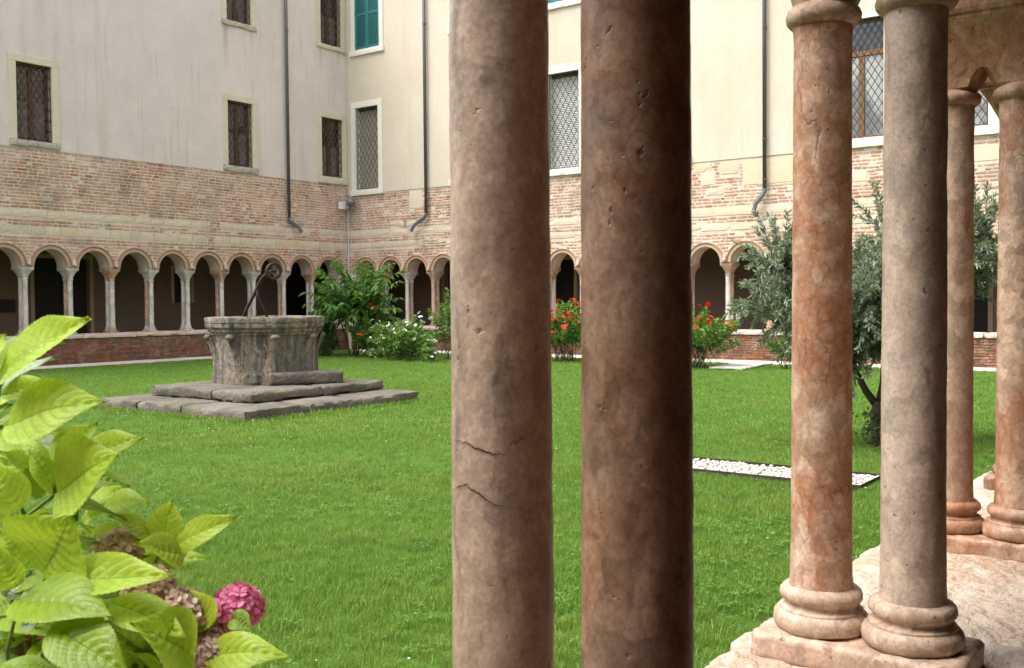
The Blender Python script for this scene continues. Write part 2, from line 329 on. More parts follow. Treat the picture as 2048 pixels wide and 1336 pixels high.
def grassmat():
    n = NT('lawn_grass_blade', 0.5, 0.3); t = n.attr('tint')
    c = n.mix(t, (0.078, 0.18, 0.02), (0.175, 0.315, 0.05))
    c = n.mix(n.ramp(n.noise(0.55, 4, None, 0.65), [(0.44, 0), (0.64, 0.62)]), c, n.mix(t, (0.16, 0.24, 0.035), (0.27, 0.35, 0.075)))
    c = n.mix(n.ramp(n.noise(2.3, 3), [(0.52, 0), (0.70, 0.6)]), c, (0.05, 0.125, 0.02))
    c = n.mix(n.ramp(n.noise(60, 1), [(0.66, 0), (0.72, 0.6)]), c, (0.34, 0.33, 0.13))
    n.col(c); n.translucent(n.mix(0.5, c, (0.34, 0.46, 0.05)), 0.35); return n.m
M['grass'] = grassmat()
M['clover'] = leafmat('clover_leaf', (0.07, 0.18, 0.02), (0.15, 0.30, 0.045), (0.22, 0.40, 0.04), 0.3, 0.5, 0.3)
n = NT('white_petal', 0.6, 0.2); n.col((0.80, 0.79, 0.74)); n.translucent((0.7, 0.7, 0.62), 0.25); M['petal_white'] = n.m
n = NT('red_petal', 0.5, 0.3); n.col(n.mix(n.noise(40, 2), (0.62, 0.012, 0.008), (0.75, 0.03, 0.02))); n.translucent((0.8, 0.03, 0.02), 0.3); M['petal_red'] = n.m
def lawnmat():
    n = NT('lawn_soil', 0.95, 0.1)
    n.col(n.mix(n.noise(3, 4), (0.045, 0.10, 0.015), (0.075, 0.15, 0.02))); n.bump(n.noise(40, 2), 0.8, 0.03); return n.m
M['lawn'] = lawnmat()
def hydleaf(name, dark, light, vein, trans, amt, back):
    n = NT(name, 0.42, 0.4)
    u = n.attr('lu', 'Fac'); v = n.attr('lv', 'Fac')
    av = n.math('ABSOLUTE', v)
    ph = n.math('SUBTRACT', n.math('MULTIPLY', u, 9.0), n.math('MULTIPLY', n.math('POWER', av, 1.25), 2.6))
    fr = n.math('ABSOLUTE', n.math('SUBTRACT', n.math('FRACT', ph), 0.5))
    sec = n.ramp(fr, [(0.0, 1), (0.07, 0)])
    midr = n.ramp(av, [(0.0, 1), (0.045, 0)])
    fine = n.ramp(n.vor(150, 'F1'), [(0.45, 0), (0.65, 1)])
    veins = n.math('MAXIMUM', n.math('MAXIMUM', n.math('MULTIPLY', sec, 0.75), midr), n.math('MULTIPLY', fine, 0.22))
    c = n.mix(n.ramp(n.noise(14, 3), [(0.35, 0), (0.7, 1)]), dark, light)
    c = n.mix(n.math('MULTIPLY', n.ramp(av, [(0.75, 0), (1.0, 0.45)]), 1.0), c, light)
    rv_ = n.rnd(); c = n.mix(n.ramp(rv_, [(0.0, 0.0), (0.6, 0.25), (1.0, 0.55)]), c, n.mix(1.0, c, (0.80, 0.88, 0.70), 'MULTIPLY'))
    c = n.mix(n.ramp(n.noise(45, 3, None, .7), [(0.68, 0), (0.74, 0.55)]), c, (0.20, 0.15, 0.03))
    c = n.mix(veins, c, vein)
    g = n.t.nodes.new('ShaderNodeNewGeometry'); c2 = n.mix(g.outputs['Backfacing'], c, back)
    n.col(c2); n.bump(n.math('SUBTRACT', n.noise(180, 3), n.math('MULTIPLY', veins, 1.2)), 0.35, 0.002)
    n.translucent(n.mix(veins, trans, tuple(.55*x for x in trans)), amt); return n.m
M['hyd0'] = hydleaf('young_lime_leaf', (0.31, 0.46, 0.022), (0.50, 0.64, 0.09), (0.21, 0.34, 0.04), (0.68, 0.86, 0.07), 0.48, (0.32, 0.42, 0.20))
M['hyd1'] = hydleaf('darker_green_leaf', (0.15, 0.25, 0.012), (0.26, 0.38, 0.02), (0.13, 0.21, 0.015), (0.38, 0.52, 0.02), 0.35, (0.20, 0.28, 0.12))  # darker green version of the leaf, mostly on low and inner leaves
M['hyd2'] = hydleaf('pale_leaf_underside', (0.30, 0.38, 0.25), (0.36, 0.43, 0.30), (0.24, 0.31, 0.20), (0.35, 0.48, 0.15), 0.30, (0.34, 0.42, 0.27))
def petalmat(name, a, b, tr):
    n = NT(name, 0.6, 0.2); t = n.attr('tint'); c = n.mix(t, a, b); n.col(c); n.translucent(tr, 0.3); return n.m
M['floret_beige'] = petalmat('faded_floret', (0.52, 0.34, 0.27), (0.86, 0.72, 0.64), (0.6, 0.38, 0.28))
M['floret_pink'] = petalmat('pink_floret', (0.58, 0.09, 0.24), (0.84, 0.40, 0.58), (0.75, 0.15, 0.30))
M['floret_dry'] = petalmat('dry_floret', (0.20, 0.07, 0.05), (0.33, 0.17, 0.12), (0.3, 0.12, 0.08))

# ------------------------------------------------------------------ the setting: ground, paving
m = MB(); m.quad((-60, -60, 0), (90, -60, 0), (90, 90, 0), (-60, 90, 0))
tag(m.build('lawn', M['lawn']), kind='structure')
def paving(name, x0, x1, y0, y1, nx, ny, z=0.035):
    root = MB(); root.box(x0, x1, y0, y1, 0.0, z-0.012)
    o = tag(root.build(name, M['mortar']), kind='structure')
    for i in range(nx):
        for j in range(ny):
            a0, a1 = x0+(x1-x0)*i/nx, x0+(x1-x0)*(i+1)/nx; b0, b1 = y0+(y1-y0)*j/ny, y0+(y1-y0)*(j+1)/ny
            q = MB(); h = z+random.uniform(-.004, .004); q.box(a0+.006, a1-.006, b0+.006, b1-.006, 0.004, h, 0.006); q.build('slab', M['pave'], o)
    return o
paving('pavement', 8.0, 22.6, 24.35, 25.45, 16, 1)
paving('pavement', 24.0, 25.05, 1.5, 24.3, 1, 24)

# ------------------------------------------------------------------ brickwork
PAL = [(0.40, 0.155, 0.075), (0.44, 0.20, 0.105), (0.36, 0.16, 0.09), (0.46, 0.25, 0.15), (0.42, 0.27, 0.19), (0.40, 0.29, 0.21), (0.30, 0.20, 0.14), (0.19, 0.145, 0.11), (0.48, 0.31, 0.21)]
PAL = [tuple(1.0*c+.04*d for c, d in zip(p, (0.43, 0.30, 0.225))) for p in PAL]
PALW = [3, 4, 3, 4, 5, 4, 2, 1.2, 4]
PALR = [(0.27, 0.075, 0.032), (0.31, 0.10, 0.045), (0.20, 0.062, 0.032), (0.22, 0.10, 0.055), (0.14, 0.075, 0.045), (0.10, 0.075, 0.055), (0.24, 0.16, 0.11)]
PALR = [tuple(.85*c+.15*d for c, d in zip(p, (0.20, 0.13, 0.09))) for p in PALR]
PALRW = [3, 3, 4, 4, 4, 3, 1.5]
def brick_shape(mb, x0, x1, z0, z1, y0, depth=0.05, col=(1, 1, 1)):
    """an eroded brick: octagonal outline, chamfered front"""
    w, h = x1-x0, z1-z0; c = min(.022, h*.33); j = lambda a: random.uniform(-a, a)
    o = [(x0+c, z0), (x1-c, z0), (x1, z0+c), (x1, z1-c), (x1-c, z1), (x0+c, z1), (x0, z1-c), (x0, z0+c)]
    o = [(x+j(.006), z+j(.004)) for x, z in o]
    cx, cz = (x0+x1)/2, (z0+z1)/2; fr = []
    for x, z in o: fr.append((cx+(x-cx)*(1-.022/w), cz+(z-cz)*(1-.016/h)))
    y = y0+j(.004); vs = [(x, y+depth, z) for x, z in o] + [(x, y+.006, z) for x, z in o] + [(x, y+j(.002), z) for x, z in fr]
    fs = []
    for k in range(2):
        for i in range(8): fs.append((k*8+i, k*8+(i+1) % 8, k*8+8+(i+1) % 8, k*8+8+i))
    fs.append(tuple(range(16, 24)))
    v = random.uniform(.82, 1.14); mb.cur = (col[0]*v, col[1]*v, col[2]*v, 1); mb.add(vs, fs); mb.cur = None
def pick(pal, wts): return random.choices(pal, wts)[0]
BLIB = {}
def brick_variants(pal, wts, mat_, h):
    key = mat_.name
    if key not in BLIB:
        out = []
        for L in (0.10, 0.15, 0.20, 0.25, 0.29):
            for k in range(9):
                q = MB(); brick_shape(q, 0, L, 0, h, 0, 0.05, pick(pal, wts)); out.append((L, q.mesh('brick', mat_)))
        BLIB[key] = out
    return BLIB[key]
def lay_bricks(parent, runs, pal, wts, mat_, h, near_key, limit=300):
    """runs: list of (x0, x1, z0, y). The bricks that show largest become parts, the rest one joined part"""
    runs = sorted(runs, key=near_key); lib = brick_variants(pal, wts, mat_, h); rest = MB(); cnt = 0
    for x0, x1, z, y in runs:
        L = x1-x0
        if cnt < limit and L > .08:
            c = [q for q in lib if abs(q[0]-L) < .04] or [min(lib, key=lambda q: abs(q[0]-L))]
            l0, me = random.choice(c); o = link('brick', me, parent, (x0, y+random.uniform(-.005, .004), z+random.uniform(-.004, .004)))
            o.scale = (L/l0, 1, 1); cnt += 1
        else:
            dz = random.uniform(-.004, .004); brick_shape(rest, x0, x1, z+dz, z+dz+h, y+random.uniform(-.005, .004), 0.05, pick(pal, wts))
    if rest.v: tag(rest.build('brickwork', mat_, parent), kind='stuff')
def course_runs(x0, x1, z, y, holes, lmin=.17, lmax=.29, gap=.018, skip=0.03):
    """split one course into bricks, cut where an arch or stone takes the place"""
    out = []; x = x0 + random.uniform(-.25, 0)
    segs = [(x0, x1)]
    for a, b in holes:
        ns = []
        for s0, s1 in segs:
            if b <= s0 or a >= s1: ns.append((s0, s1)); continue
            if a > s0: ns.append((s0, a))
            if b < s1: ns.append((b, s1))
        segs = ns
    while x < x1:
        l = random.choice((random.uniform(lmin, lmax), random.uniform(lmin, lmax), .12))
        for s0, s1 in segs:
            a, b = max(x, s0+.006), min(x+l, s1-.006)
            if b-a > .06 and random.random() > skip: out.append((a, b, z, y))
        x += l+gap+random.uniform(-.004, .01)
    return out

# ------------------------------------------------------------------ twin columns (local y = across the wall)
CAPZ = 0.83
def shaft_mesh(mat_, n=40, rings=30, wob=0.0009, yo=0.0, r0=0.0685, r1=0.0640, zt=1.45):
    q = MB(); prof = []
    z0 = 0.155
    for k in range(rings+1):
        t = k/rings; r = r0+(r1-r0)*t**1.3 + (0.004*math.exp(-t*40)) + 0.003*math.exp(-(1-t)*60); prof.append((r, z0+(zt-z0)*t))
    q.lathe(prof, n, (0, yo, 0), True, wob); me = q.mesh('shaft', mat_); sharp(me, 35); return me
def base_mesh(mat_, n=48, yo=0.0, wob=0.004):
    q = MB(); pr = [(.088, .052), (.100, .054), (.1065, .062), (.1085, .074), (.1065, .086), (.101, .094), (.094, .098), (.0935, .103), (.0875, .1055), (.081, .109), (.0795, .114), (.082, .119), (.087, .121), (.0925, .127), (.0935, .135), (.0915, .144), (.085, .150), (.074, .153), (.068, .157)]
    q.lathe(pr, n, (0, yo, 0), True, wob); me = q.mesh('column_base', mat_); sharp(me, 50); return me
def rough_box(x0, x1, y0, y1, z0, z1, n=(10, 14, 4), bev=0.012, amp=0.004, seed=0):
    """box with worn, chipped edges"""
    rr = random.Random(seed); q = MB(); idx = {}
    nx, ny, nz = n
    def key(i, j, k):
        if (i, j, k) in idx: return idx[(i, j, k)]
        x, y, z = x0+(x1-x0)*i/nx, y0+(y1-y0)*j/ny, z0+(z1-z0)*k/nz
        ex, ey, ez = i in (0, nx), j in (0, ny), k in (0, nz)
        e = ex+ey+ez
        if e >= 2:
            d = bev*rr.uniform(.3, 1.5)*(1.0 if e == 2 else 1.25)
            if rr.random() < .12: d *= 2.0
            if ex: x += d*(1 if i == 0 else -1)
            if ey: y += d*(1 if j == 0 else -1)
            if ez: z += d*(1 if k == 0 else -1)
        x += rr.uniform(-amp, amp); y += rr.uniform(-amp, amp); z += rr.uniform(-amp, amp)*.6
        idx[(i, j, k)] = len(q.v); q.v.append((x, y, z)); q.t.append(None); return idx[(i, j, k)]
    for i in range(nx):
        for j in range(ny):
            q.f.append((key(i, j, 0), key(i, j+1, 0), key(i+1, j+1, 0), key(i+1, j, 0)))
            q.f.append((key(i, j, nz), key(i+1, j, nz), key(i+1, j+1, nz), key(i, j+1, nz)))
    for k in range(nz):
        for i in range(nx):
            q.f.append((key(i, 0, k), key(i+1, 0, k), key(i+1, 0, k+1), key(i, 0, k+1)))
            q.f.append((key(i, ny, k), key(i, ny, k+1), key(i+1, ny, k+1), key(i+1, ny, k)))
        for j in range(ny):
            q.f.append((key(0, j, k), key(0, j, k+1), key(0, j+1, k+1), key(0, j+1, k)))
            q.f.append((key(nx, j, k), key(nx, j+1, k), key(nx, j+1, k+1), key(nx, j, k+1)))
    return q
def capital_mesh(mat_, half=0.1025, n=40, steps=12):
    """two flaring bells that grow together into one block, rings at the necks"""
    q = MB()
    for sgn in (-1, 1):
        pr = [(.062, 1.437), (.074, 1.440), (.083, 1.450), (.085, 1.462), (.081, 1.474), (.070, 1.482), (.066, 1.486)]
        q.lathe(pr, n, (0, sgn*half, 0), False)
        vs = []
        for k in range(steps+1):
            t = k/steps; z = 1.484+t*.206
            fl = t**1.7; hx = .066+(.150-.066)*fl; ho = .066+(.150-.066)*fl
            hi = .066+(half+.004-.066)*min(1, t*3.2)**.6
            ex = 2+6*min(1, t*1.25)
            for j in range(n):
                a = 2*math.pi*j/n; ca, sa = math.cos(a), math.sin(a)
                r = (abs(ca)**ex+abs(sa)**ex)**(-1/ex)
                y = r*sa; yy = (ho if y*sgn > 0 else hi)*y
                vs.append((hx*r*ca, sgn*half+yy, z))
        fs = []
        for k in range(steps):
            for j in range(n): fs.append((k*n+j, k*n+(j+1) % n, (k+1)*n+(j+1) % n, (k+1)*n+j))
        q.add(vs, fs)
    vs = []; K = 14                                    # the web that joins the two bells above a small arch
    for k in range(K+1):
        y = -half+2*half*k/K; ar = max(0, 1-(y/.036)**2)**.5
        zb = 1.484+.206*(.03+.27*ar)
        for m_ in range(6):
            t = (zb-1.484)/.206*(1-m_/5)+m_/5*.999; hx = (.066+(.150-.066)*t**1.7)*(.97 if m_ < 5 else 1)
            vs += [(-hx, y, 1.484+.206*t), (hx, y, 1.484+.206*t)]
    fs = []
    for k in range(K):
        for m_ in range(5):
            for s_ in (0, 1):
                a, b = k*12+m_*2+s_, (k+1)*12+m_*2+s_; fs.append((a, b, b+2, a+2) if s_ else (a, a+2, b+2, b))
        fs.append((k*12, k*12+1, k*12+13, k*12+12))
    q.add(vs, fs)
    me = q.mesh('capital', mat_); sharp(me, 45); return me
def abacus_mesh(mat_, hx=0.165, hy=0.265):
    q = MB(); pr = [(0.0, 1.688), (0.0, 1.698), (.010, 1.704), (.016, 1.716), (.018, 1.730), (.018, 1.764), (.012, 1.770), (.012, 1.790)]
    vs = []
    for o, z in pr:
        a, b = hx-.018+o, hy-.018+o; vs += [(-a, -b, z), (a, -b, z), (a, b, z), (-a, b, z)]
    fs = [(3, 2, 1, 0), tuple(len(vs)-4+i for i in range(4))]
    for k in range(len(pr)-1):
        for j in range(4): fs.append((k*4+j, k*4+(j+1) % 4, (k+1)*4+(j+1) % 4, (k+1)*4+j))
    q.add(vs, fs); return q.mesh('abacus', mat_)
FAR = {}
def far_parts():
    if not FAR:
        FAR['plinth'] = rough_box(-.118, .118, -.222, .222, 0, .054, (3, 5, 1), .006, .001, 1).mesh('plinth', M['far_pink'])
        FAR['base'] = base_mesh(M['far_pink'], 20, 0, .002); FAR['shaft'] = shaft_mesh(M['far_white'], 18, 6)
        FAR['capital'] = capital_mesh(M['far_pink'], .1025, 20, 7); FAR['abacus'] = abacus_mesh(M['far_pink'])
    return FAR
from mathutils import noise as mnoise
def weather(me, amp, sc_, seed, chips=0.0):
    """worn surface: push vertices along their normals by smooth noise, knock off a few chips"""
    off = Vector((seed*3.1, seed*1.7, seed*.9))
    ns = [v.normal.copy() for v in me.vertices]
    for v, nn in zip(me.vertices, ns):
        p = v.co*sc_+off; d = mnoise.noise(p)*amp+mnoise.noise(p*2.7)*amp*.5
        if chips:
            c = mnoise.noise(v.co*9+off*2); 
            if c > .42: d -= chips*(c-.42)/.3
        v.co += nn*d
    me.update(); return me
def twin_column(loc, rz, mats, label, group, detail=False, seed=0):
    """mats: (outer shaft, inner shaft, capital/plinth)"""
    root = tag(empty('twin_column', loc, rz), label, 'column', group)
    def put(nm, me, y, mt):
        o = link(nm, me, root, (0, y, 0)); o.material_slots[0].link = 'OBJECT'; o.material_slots[0].material = mt; return o
    if detail:
        put('plinth', rough_box(-.122, .122, -.228, .228, -.012, .054, (26, 44, 7), .005, .0004, seed).mesh('plinth', mats[2]), 0, mats[2]); weather(root.children[-1].data, .004, 18, seed, .010); sharp(root.children[-1].data, 75)
        for y, mt in ((-.1025, mats[0]), (.1025, mats[1])):
            put('column_base', weather(base_mesh(mt, 96, 0, .0), .0022, 22, seed+y*9, .006), y, mats[3] if len(mats) > 3 else mats[2])
            put('shaft', weather(shaft_mesh(mt, 88, 150, .0), .0011, 16, seed+y*5, .0022), y, mt)
        c = put('capital', weather(capital_mesh(mats[2], .1025, 72, 24), .002, 16, seed, .004), 0, mats[2])
        a = link('abacus', abacus_mesh(mats[2]), c)
    else:
        F = far_parts(); put('plinth', F['plinth'], 0, mats[2])
        for y, mt in ((-.1025, mats[0]), (.1025, mats[1])):
            put('column_base', F['base'], y, mats[2]); put('shaft', F['shaft'], y, mt)
        c = put('capital', F['capital'], 0, mats[2])
        a = link('abacus', F['abacus'], c); a.material_slots[0].link = 'OBJECT'; a.material_slots[0].material = mats[2]
    return root

# ------------------------------------------------------------------ cloister wings
ZS = CAPZ+1.79           # springing of the arches
def arcade_wall(parent, xs, r, ztop, x0, x1, mat_, th=0.54, name='arcade_wall'):
    q = MB(); N = 20; arcs = [((a+b)/2) for a, b in zip(xs[:-1], xs[1:])]
    def both(pl): q.quad(*[(x, 0, z) for x, z in pl]); q.quad(*[(x, th, z) for x, z in reversed(pl)])
    for c in arcs:
        p = [(c-r*math.cos(math.pi*k/N), ZS+r*math.sin(math.pi*k/N)) for k in range(N+1)]
        for a, b in zip(p[:-1], p[1:]):
            both([a, b, (b[0], ztop), (a[0], ztop)])
            q.quad((a[0], 0, a[1]), (a[0], th, a[1]), (b[0], th, b[1]), (b[0], 0, b[1]))
    edges = [x0] + [v for c in arcs for v in (c-r, c+r)] + [x1]
    for i in range(0, len(edges), 2):
        a, b = edges[i], edges[i+1]; zb = 0.0 if i in (0, len(edges)-2) else ZS
        both([(a, zb), (b, zb), (b, ztop), (a, ztop)])
        if zb > 0: q.quad((a, 0, zb), (a, th, zb), (b, th, zb), (b, 0, zb))
        else:
            for e in (a, b): q.quad((e, 0, 0), (e, th, 0), (e, th, ZS), (e, 0, ZS))
    o = q.build(name, mat_, parent); return arcs
def arch_ring(parent, c, r, mat_, hmat):
    def ring(nm, ra, rb, y0, y1, mt, par, N=24, bev=.012):
        q = MB(); vs = []
        prof = [(ra, y1), (ra, y0+bev), (ra+bev, y0), (rb-bev, y0), (rb, y0+bev), (rb, y1)]
        for k in range(N+1):
            a = math.pi*k/N
            for rr_, y in prof: vs.append((c-rr_*math.cos(a), y, ZS+rr_*math.sin(a)))
        P = len(prof); fs = []
        for k in range(N):
            for j in range(P): fs.append((k*P+j, k*P+(j+1) % P, (k+1)*P+(j+1) % P, (k+1)*P+j))
        fs += [tuple(range(P)), tuple(N*P+P-1-i for i in range(P))]
        q.add(vs, fs); o = q.build(nm, mt, par); sharp(o.data, 30); return o
    a = ring('arch', r-.012, r+.082, -.028, .10, mat_, parent); ring('hood', r+.084, r+.122, -.05, .06, hmat, a, 24, .008); return a
def corbel(parent, x, mat_):
    q = MB(); q.box(x-.045, x+.045, -.10, .02, ZS+.05, ZS+.17, .012); q.box(x-.032, x+.032, -.135, -.06, ZS+.025, ZS+.095, .014)
    q.box(x-.055, x+.055, -.075, .02, ZS+.172, ZS+.20, .008); q.build('corbel', mat_, parent)
def holed_wall(q, x0, x1, z0, z1, holes, y):
    xs = sorted({x0, x1, *[h[0] for h in holes], *[h[1] for h in holes]})
    for a, b in zip(xs[:-1], xs[1:]):
        cuts = sorted([(h[2], h[3]) for h in holes if h[0] <= a+1e-6 and h[1] >= b-1e-6]); z = z0
        for c0, c1 in cuts:
            if c0 > z: q.quad((a, y, z), (b, y, z), (b, y, c0), (a, y, c0))
            z = c1
        if z < z1: q.quad((a, y, z), (b, y, z), (b, y, z1), (a, y, z1))

def lattice(x0, x1, z0, z1, y, dx, dz, rad, mat_, parent, second=None):
    q = MB(); segs = []
    for s in (1, -1):
        k = -60
        while k < 60:
            # line x = xa + s*(z-z0)*dx/dz
            xa = x0 + k*dx + dx*.5; pts = []
            sl_ = s*dx/dz
            za, zb = z0, z1
            t0 = (x0-xa)/sl_; t1 = (x1-xa)/sl_; lo, hi = min(t0, t1), max(t0, t1)
            lo = max(lo, 0); hi = min(hi, z1-z0)
            if hi-lo > .03: q.tube([(xa+sl_*lo, y+s*rad*.6, z0+lo), (xa+sl_*hi, y+s*rad*.6, z0+hi)], rad, 4)
            k += 1
    for x in (x0+.01, x1-.01): q.tube([(x, y, z0), (x, y, z1)], rad*1.3, 4)
    for z in (z0+.012, z1-.012): q.tube([(x0, y, z), (x1, y, z)], rad*1.3, 4)
    return q.build('lattice', mat_, parent)
def window(parent, x0, x1, z0, z1, fr, sill, fmat, smat, kind, proud=.03, wl=None):
    """surround of jambs and lintel = the part; sill, casement, panes, lattice = its pieces"""
    q = MB(); y0, y1 = -proud-.02, .26
    q.box(x0-fr, x0, y0, y1, z0, z1, .006); q.box(x1, x1+fr, y0, y1, z0, z1, .006)
    q.box(x0-fr-.003, x1+fr+.003, y0-.003, y1, z1, z1+fr*1.02, .006)
    wdw = q.build('window', fmat, parent)
    s = rough_box(x0-fr-(.04 if kind != 'old' else .003), x1+fr+(.04 if kind != 'old' else .003), y0-.045, y1, z0-sill, z0-.001, (14, 4, 3), .010 if kind == 'old' else .006, .005 if kind == 'old' else .001, int(abs(x0)*100))
    s.build('sill', smat, wdw)
    mid = (x0+x1)/2
    if kind == 'old':
        q = MB(); t = .055
        for a, b in ((x0, mid), (mid, x1)):
            q.box(a, a+t, .15, .20, z0, z1, .004); q.box(b-t, b, .15, .20, z0, z1, .004)
            for z in (z0, z1-t-.01): q.box(a+t, b-t, .155, .195, z, z+t, .003)
        q.build('casement', M['wood'], wdw)
        for a, b in ((x0, mid), (mid, x1)):
            q = MB(); q.quad((a+.04, .185, z0+.03), (b-.04, .185, z0+.03), (b-.04, .185, z1-.03), (a+.04, .185, z1-.03)); q.build('pane', M['glass'], wdw)
        q = MB(); nn = 16
        for a, b in ((x0+.08, mid-.10), (mid+.12, x1-.10)):
            for k in range(nn):
                u0, u1 = a+(b-a)*k/nn, a+(b-a)*(k+1)/nn
                q.quad((u0, .181+.002*math.sin(k*2.1), z0+.1), (u1, .181+.002*math.sin(k*2.1+2.1), z0+.1), (u1, .181+.002*math.sin(k*2.1+2.1), z0+(z1-z0)*.52), (u0, .181+.002*math.sin(k*2.1), z0+(z1-z0)*.52))
        q.build('curtain', M['curtain'], wdw)
        lattice(x0, x1, z0, z1, .03, .165, .28, .0115, M['lattice_rust'], wdw)
    elif kind in ('blind', 'blind_beige'):
        q = MB(); nsl = int((z1-z0)/.055)
        for k in range(nsl):
            z = z0+k*(z1-z0)/nsl; h = (z1-z0)/nsl
            q.add([(x0, .20, z+.004), (x1, .20, z+.004), (x1, .185, z+h*.5), (x0, .185, z+h*.5), (x1, .20, z+h-.002), (x0, .20, z+h-.002), (x1, .212, z+h), (x0, .212, z+h)], [(0, 1, 2, 3), (3, 2, 4, 5), (5, 4, 6, 7)])
        q.build('roller_blind', M[kind], wdw)
        q = MB(); q.box(x0, x1, .16, .215, z1-.10, z1, .006); q.build('blind_box', M['wood'], wdw)
        lattice(x0, x1, z0, z1-.0, .04, .19, .31, .0095, M['lattice_dark'], wdw)
    elif kind == 'wood':
        q = MB(); t = .07; zt = z0+(z1-z0)*.70
        q.box(x0, x1, .13, .20, zt, zt+.13, .008)
        q.box(mid-.07, mid+.07, .14, .20, z0, zt, .008)
        for a in (x0, x1-t): q.box(a, a+t, .14, .20, z0, z1, .006)
        for z in (z0, z1-t): q.box(x0+t, x1-t, .145, .195, z, z+t, .006)
        q.build('casement', M['wood_light'], wdw)
        for a, b, c, d in ((x0, mid, z0, zt), (mid, x1, z0, zt), (x0, x1, zt+.1, z1)):
            q = MB(); q.quad((a, .18, c), (b, .18, c), (b, .18, d), (a, .18, d)); q.build('pane', M['glass_painted_reflection'] if d == zt else M['glass'], wdw)
        lattice(x0, x1, z0, z1, .03, .17, .27, .0095, M['lattice_dark'], wdw)
    elif kind == 'shutter':
        for a, b in ((x0+.01, mid-.004), (mid+.004, x1-.01)):
            q = MB(); t = .07
            q.box(a, a+t, -.02, .03, z0+.01, z1, .004); q.box(b-t, b, -.02, .03, z0+.01, z1, .004)
            for z in (z0+.01, z0+1.15, z1-t): q.box(a+t, b-t, -.018, .028, z, z+.085, .003)
            k = z0+.10
            while k < z1-.08:
                q.add([(a+t, -.012, k), (b-t, -.012, k), (b-t, .022, k+.045), (a+t, .022, k+.045), (a+t, -.006, k-.006), (b-t, -.006, k-.006)], [(0, 1, 2, 3), (4, 5, 1, 0)]); k += .048
            q.build('shutter', M['teal'], wdw)
        q = MB()
        for x in (x0-.02, x1+.0):
            for z in (z0+.12, z0+1.2): q.box(x, x+.02, -.045, .01, z, z+.10, .004)
        q.build('hinge', M['iron'], wdw)
        q = MB(); q.quad((x0, .1, z0), (x1, .1, z0), (x1, .1, z1), (x0, .1, z1)); q.build('pane', M['glass'], wdw)
    return wdw

CAMP = Vector((0, 0, 1.65))
def wing(name, label, cat, loc, rz, xs, r, x0, x1, ztopb, plast, bands, wins, mats, z_roof, camlocal, doors, brick_skip=.03, extra_blocks=(), bandlen=(.28, .52), far_ends=()):
    root = tag(empty(name, loc, rz), label, cat)
    arcs = arcade_wall(root, xs, r, ztopb, x0, x1, M['mortar'])
    # plastered storeys with openings
    q = MB(); holes = [(w_[0], w_[1], w_[2], w_[3]) for w_ in wins]
    holed_wall(q, x0, x1, ztopb, z_roof, holes, -.022); q.quad((x0, -.022, ztopb), (x0, .03, ztopb), (x1, .03, ztopb), (x1, -.022, ztopb))
    q.quad((x0, .30, ztopb), (x1, .30, ztopb), (x1, .30, z_roof), (x0, .30, z_roof)); q.build('plaster_wall', plast, root)
    for w_ in wins: window(root, *w_)
    # gallery behind the arches
    q = MB(); d = 3.3
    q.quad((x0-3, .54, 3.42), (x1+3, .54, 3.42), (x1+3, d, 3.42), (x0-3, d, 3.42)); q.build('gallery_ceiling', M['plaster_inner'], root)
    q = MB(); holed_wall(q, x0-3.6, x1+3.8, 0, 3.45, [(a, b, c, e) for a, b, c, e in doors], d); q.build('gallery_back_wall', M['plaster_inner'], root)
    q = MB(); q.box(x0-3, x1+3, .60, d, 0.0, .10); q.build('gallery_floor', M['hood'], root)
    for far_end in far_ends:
        q = MB(); q.quad((far_end, .5, 0), (far_end, d, 0), (far_end, d, 3.42), (far_end, .5, 3.42)); q.build('gallery_light_stop', M['plaster_inner'], root)  # unseen closing wall, added so no light leaks into the gallery
    for a, b, c, e in doors:
        q = MB(); q.box(a, b, d+.18, d+.24, c, e)
        for k in range(2):
            xa, xb = a+(b-a)*k/2+.04, a+(b-a)*(k+1)/2-.04
            for za, zb in ((c+.1, c+(e-c)*.45), (c+(e-c)*.5, e-.1)): q.box(xa, xb, d+.15, d+.18, za, zb, .01)
        o = q.build('door', M['door'], root)
        q = MB(); fr = .12
        q.box(a-fr, a, d-.03, d+.25, c, e); q.box(b, b+fr, d-.03, d+.25, c, e); q.box(a-fr, b+fr, d-.033, d+.25, e, e+fr)
        q.build('door_frame', M['arch'], o)
    for c in arcs: arch_ring(root, c, r, mats[0], mats[1])
    for x in xs[1:-1]: corbel(root, x, M['cap'])
    # stone courses and bricks
    H = .058; P = .0865
    blocks = [b for b in extra_blocks]
    for z0, z1 in bands:
        x = x0+.02
        while x < x1-.05:
            l = random.uniform(*bandlen); e = min(x+l, x1-.01)
            if random.random() > .05: blocks.append((x+.005, e-.005, z0+random.uniform(0, .012), z1-random.uniform(0, .012)))
            x += l
    bl_lib = {}
    for a, b, c, e in blocks:
        q = rough_box(0, b-a, -.016, .03, 0, e-c, (4, 1, 2), .006, .0008, int(a*1000) % 9973); q.build('stone_block', M['band'], root, False, (a, 0, c))
    runs = []; z = ZS+.02; RR = r+.128
    while z < ztopb-.03:
        hs_ = []
        for c in arcs:
            zz = max(0, z+.01-ZS)
            if zz < RR: hw = math.sqrt(RR*RR-zz*zz); hs_.append((c-hw, c+hw))
        for a, b, c, e in blocks:
            if c-.035 < z+H*.5 < e+.02: hs_.append((a-.012, b+.012))
        hs_.append((x0-9, x0+.01)); hs_.append((x1-.008, x1+9))
        runs += course_runs(x0, x1, z, -.010, hs_, skip=brick_skip); z += P
    z = .02
    lay_bricks(root, runs, PAL, PALW, M['brick'], H, lambda t: (Vector((t[0], 0, t[2]))-camlocal).length + (0 if True else 0))
    return root, arcs
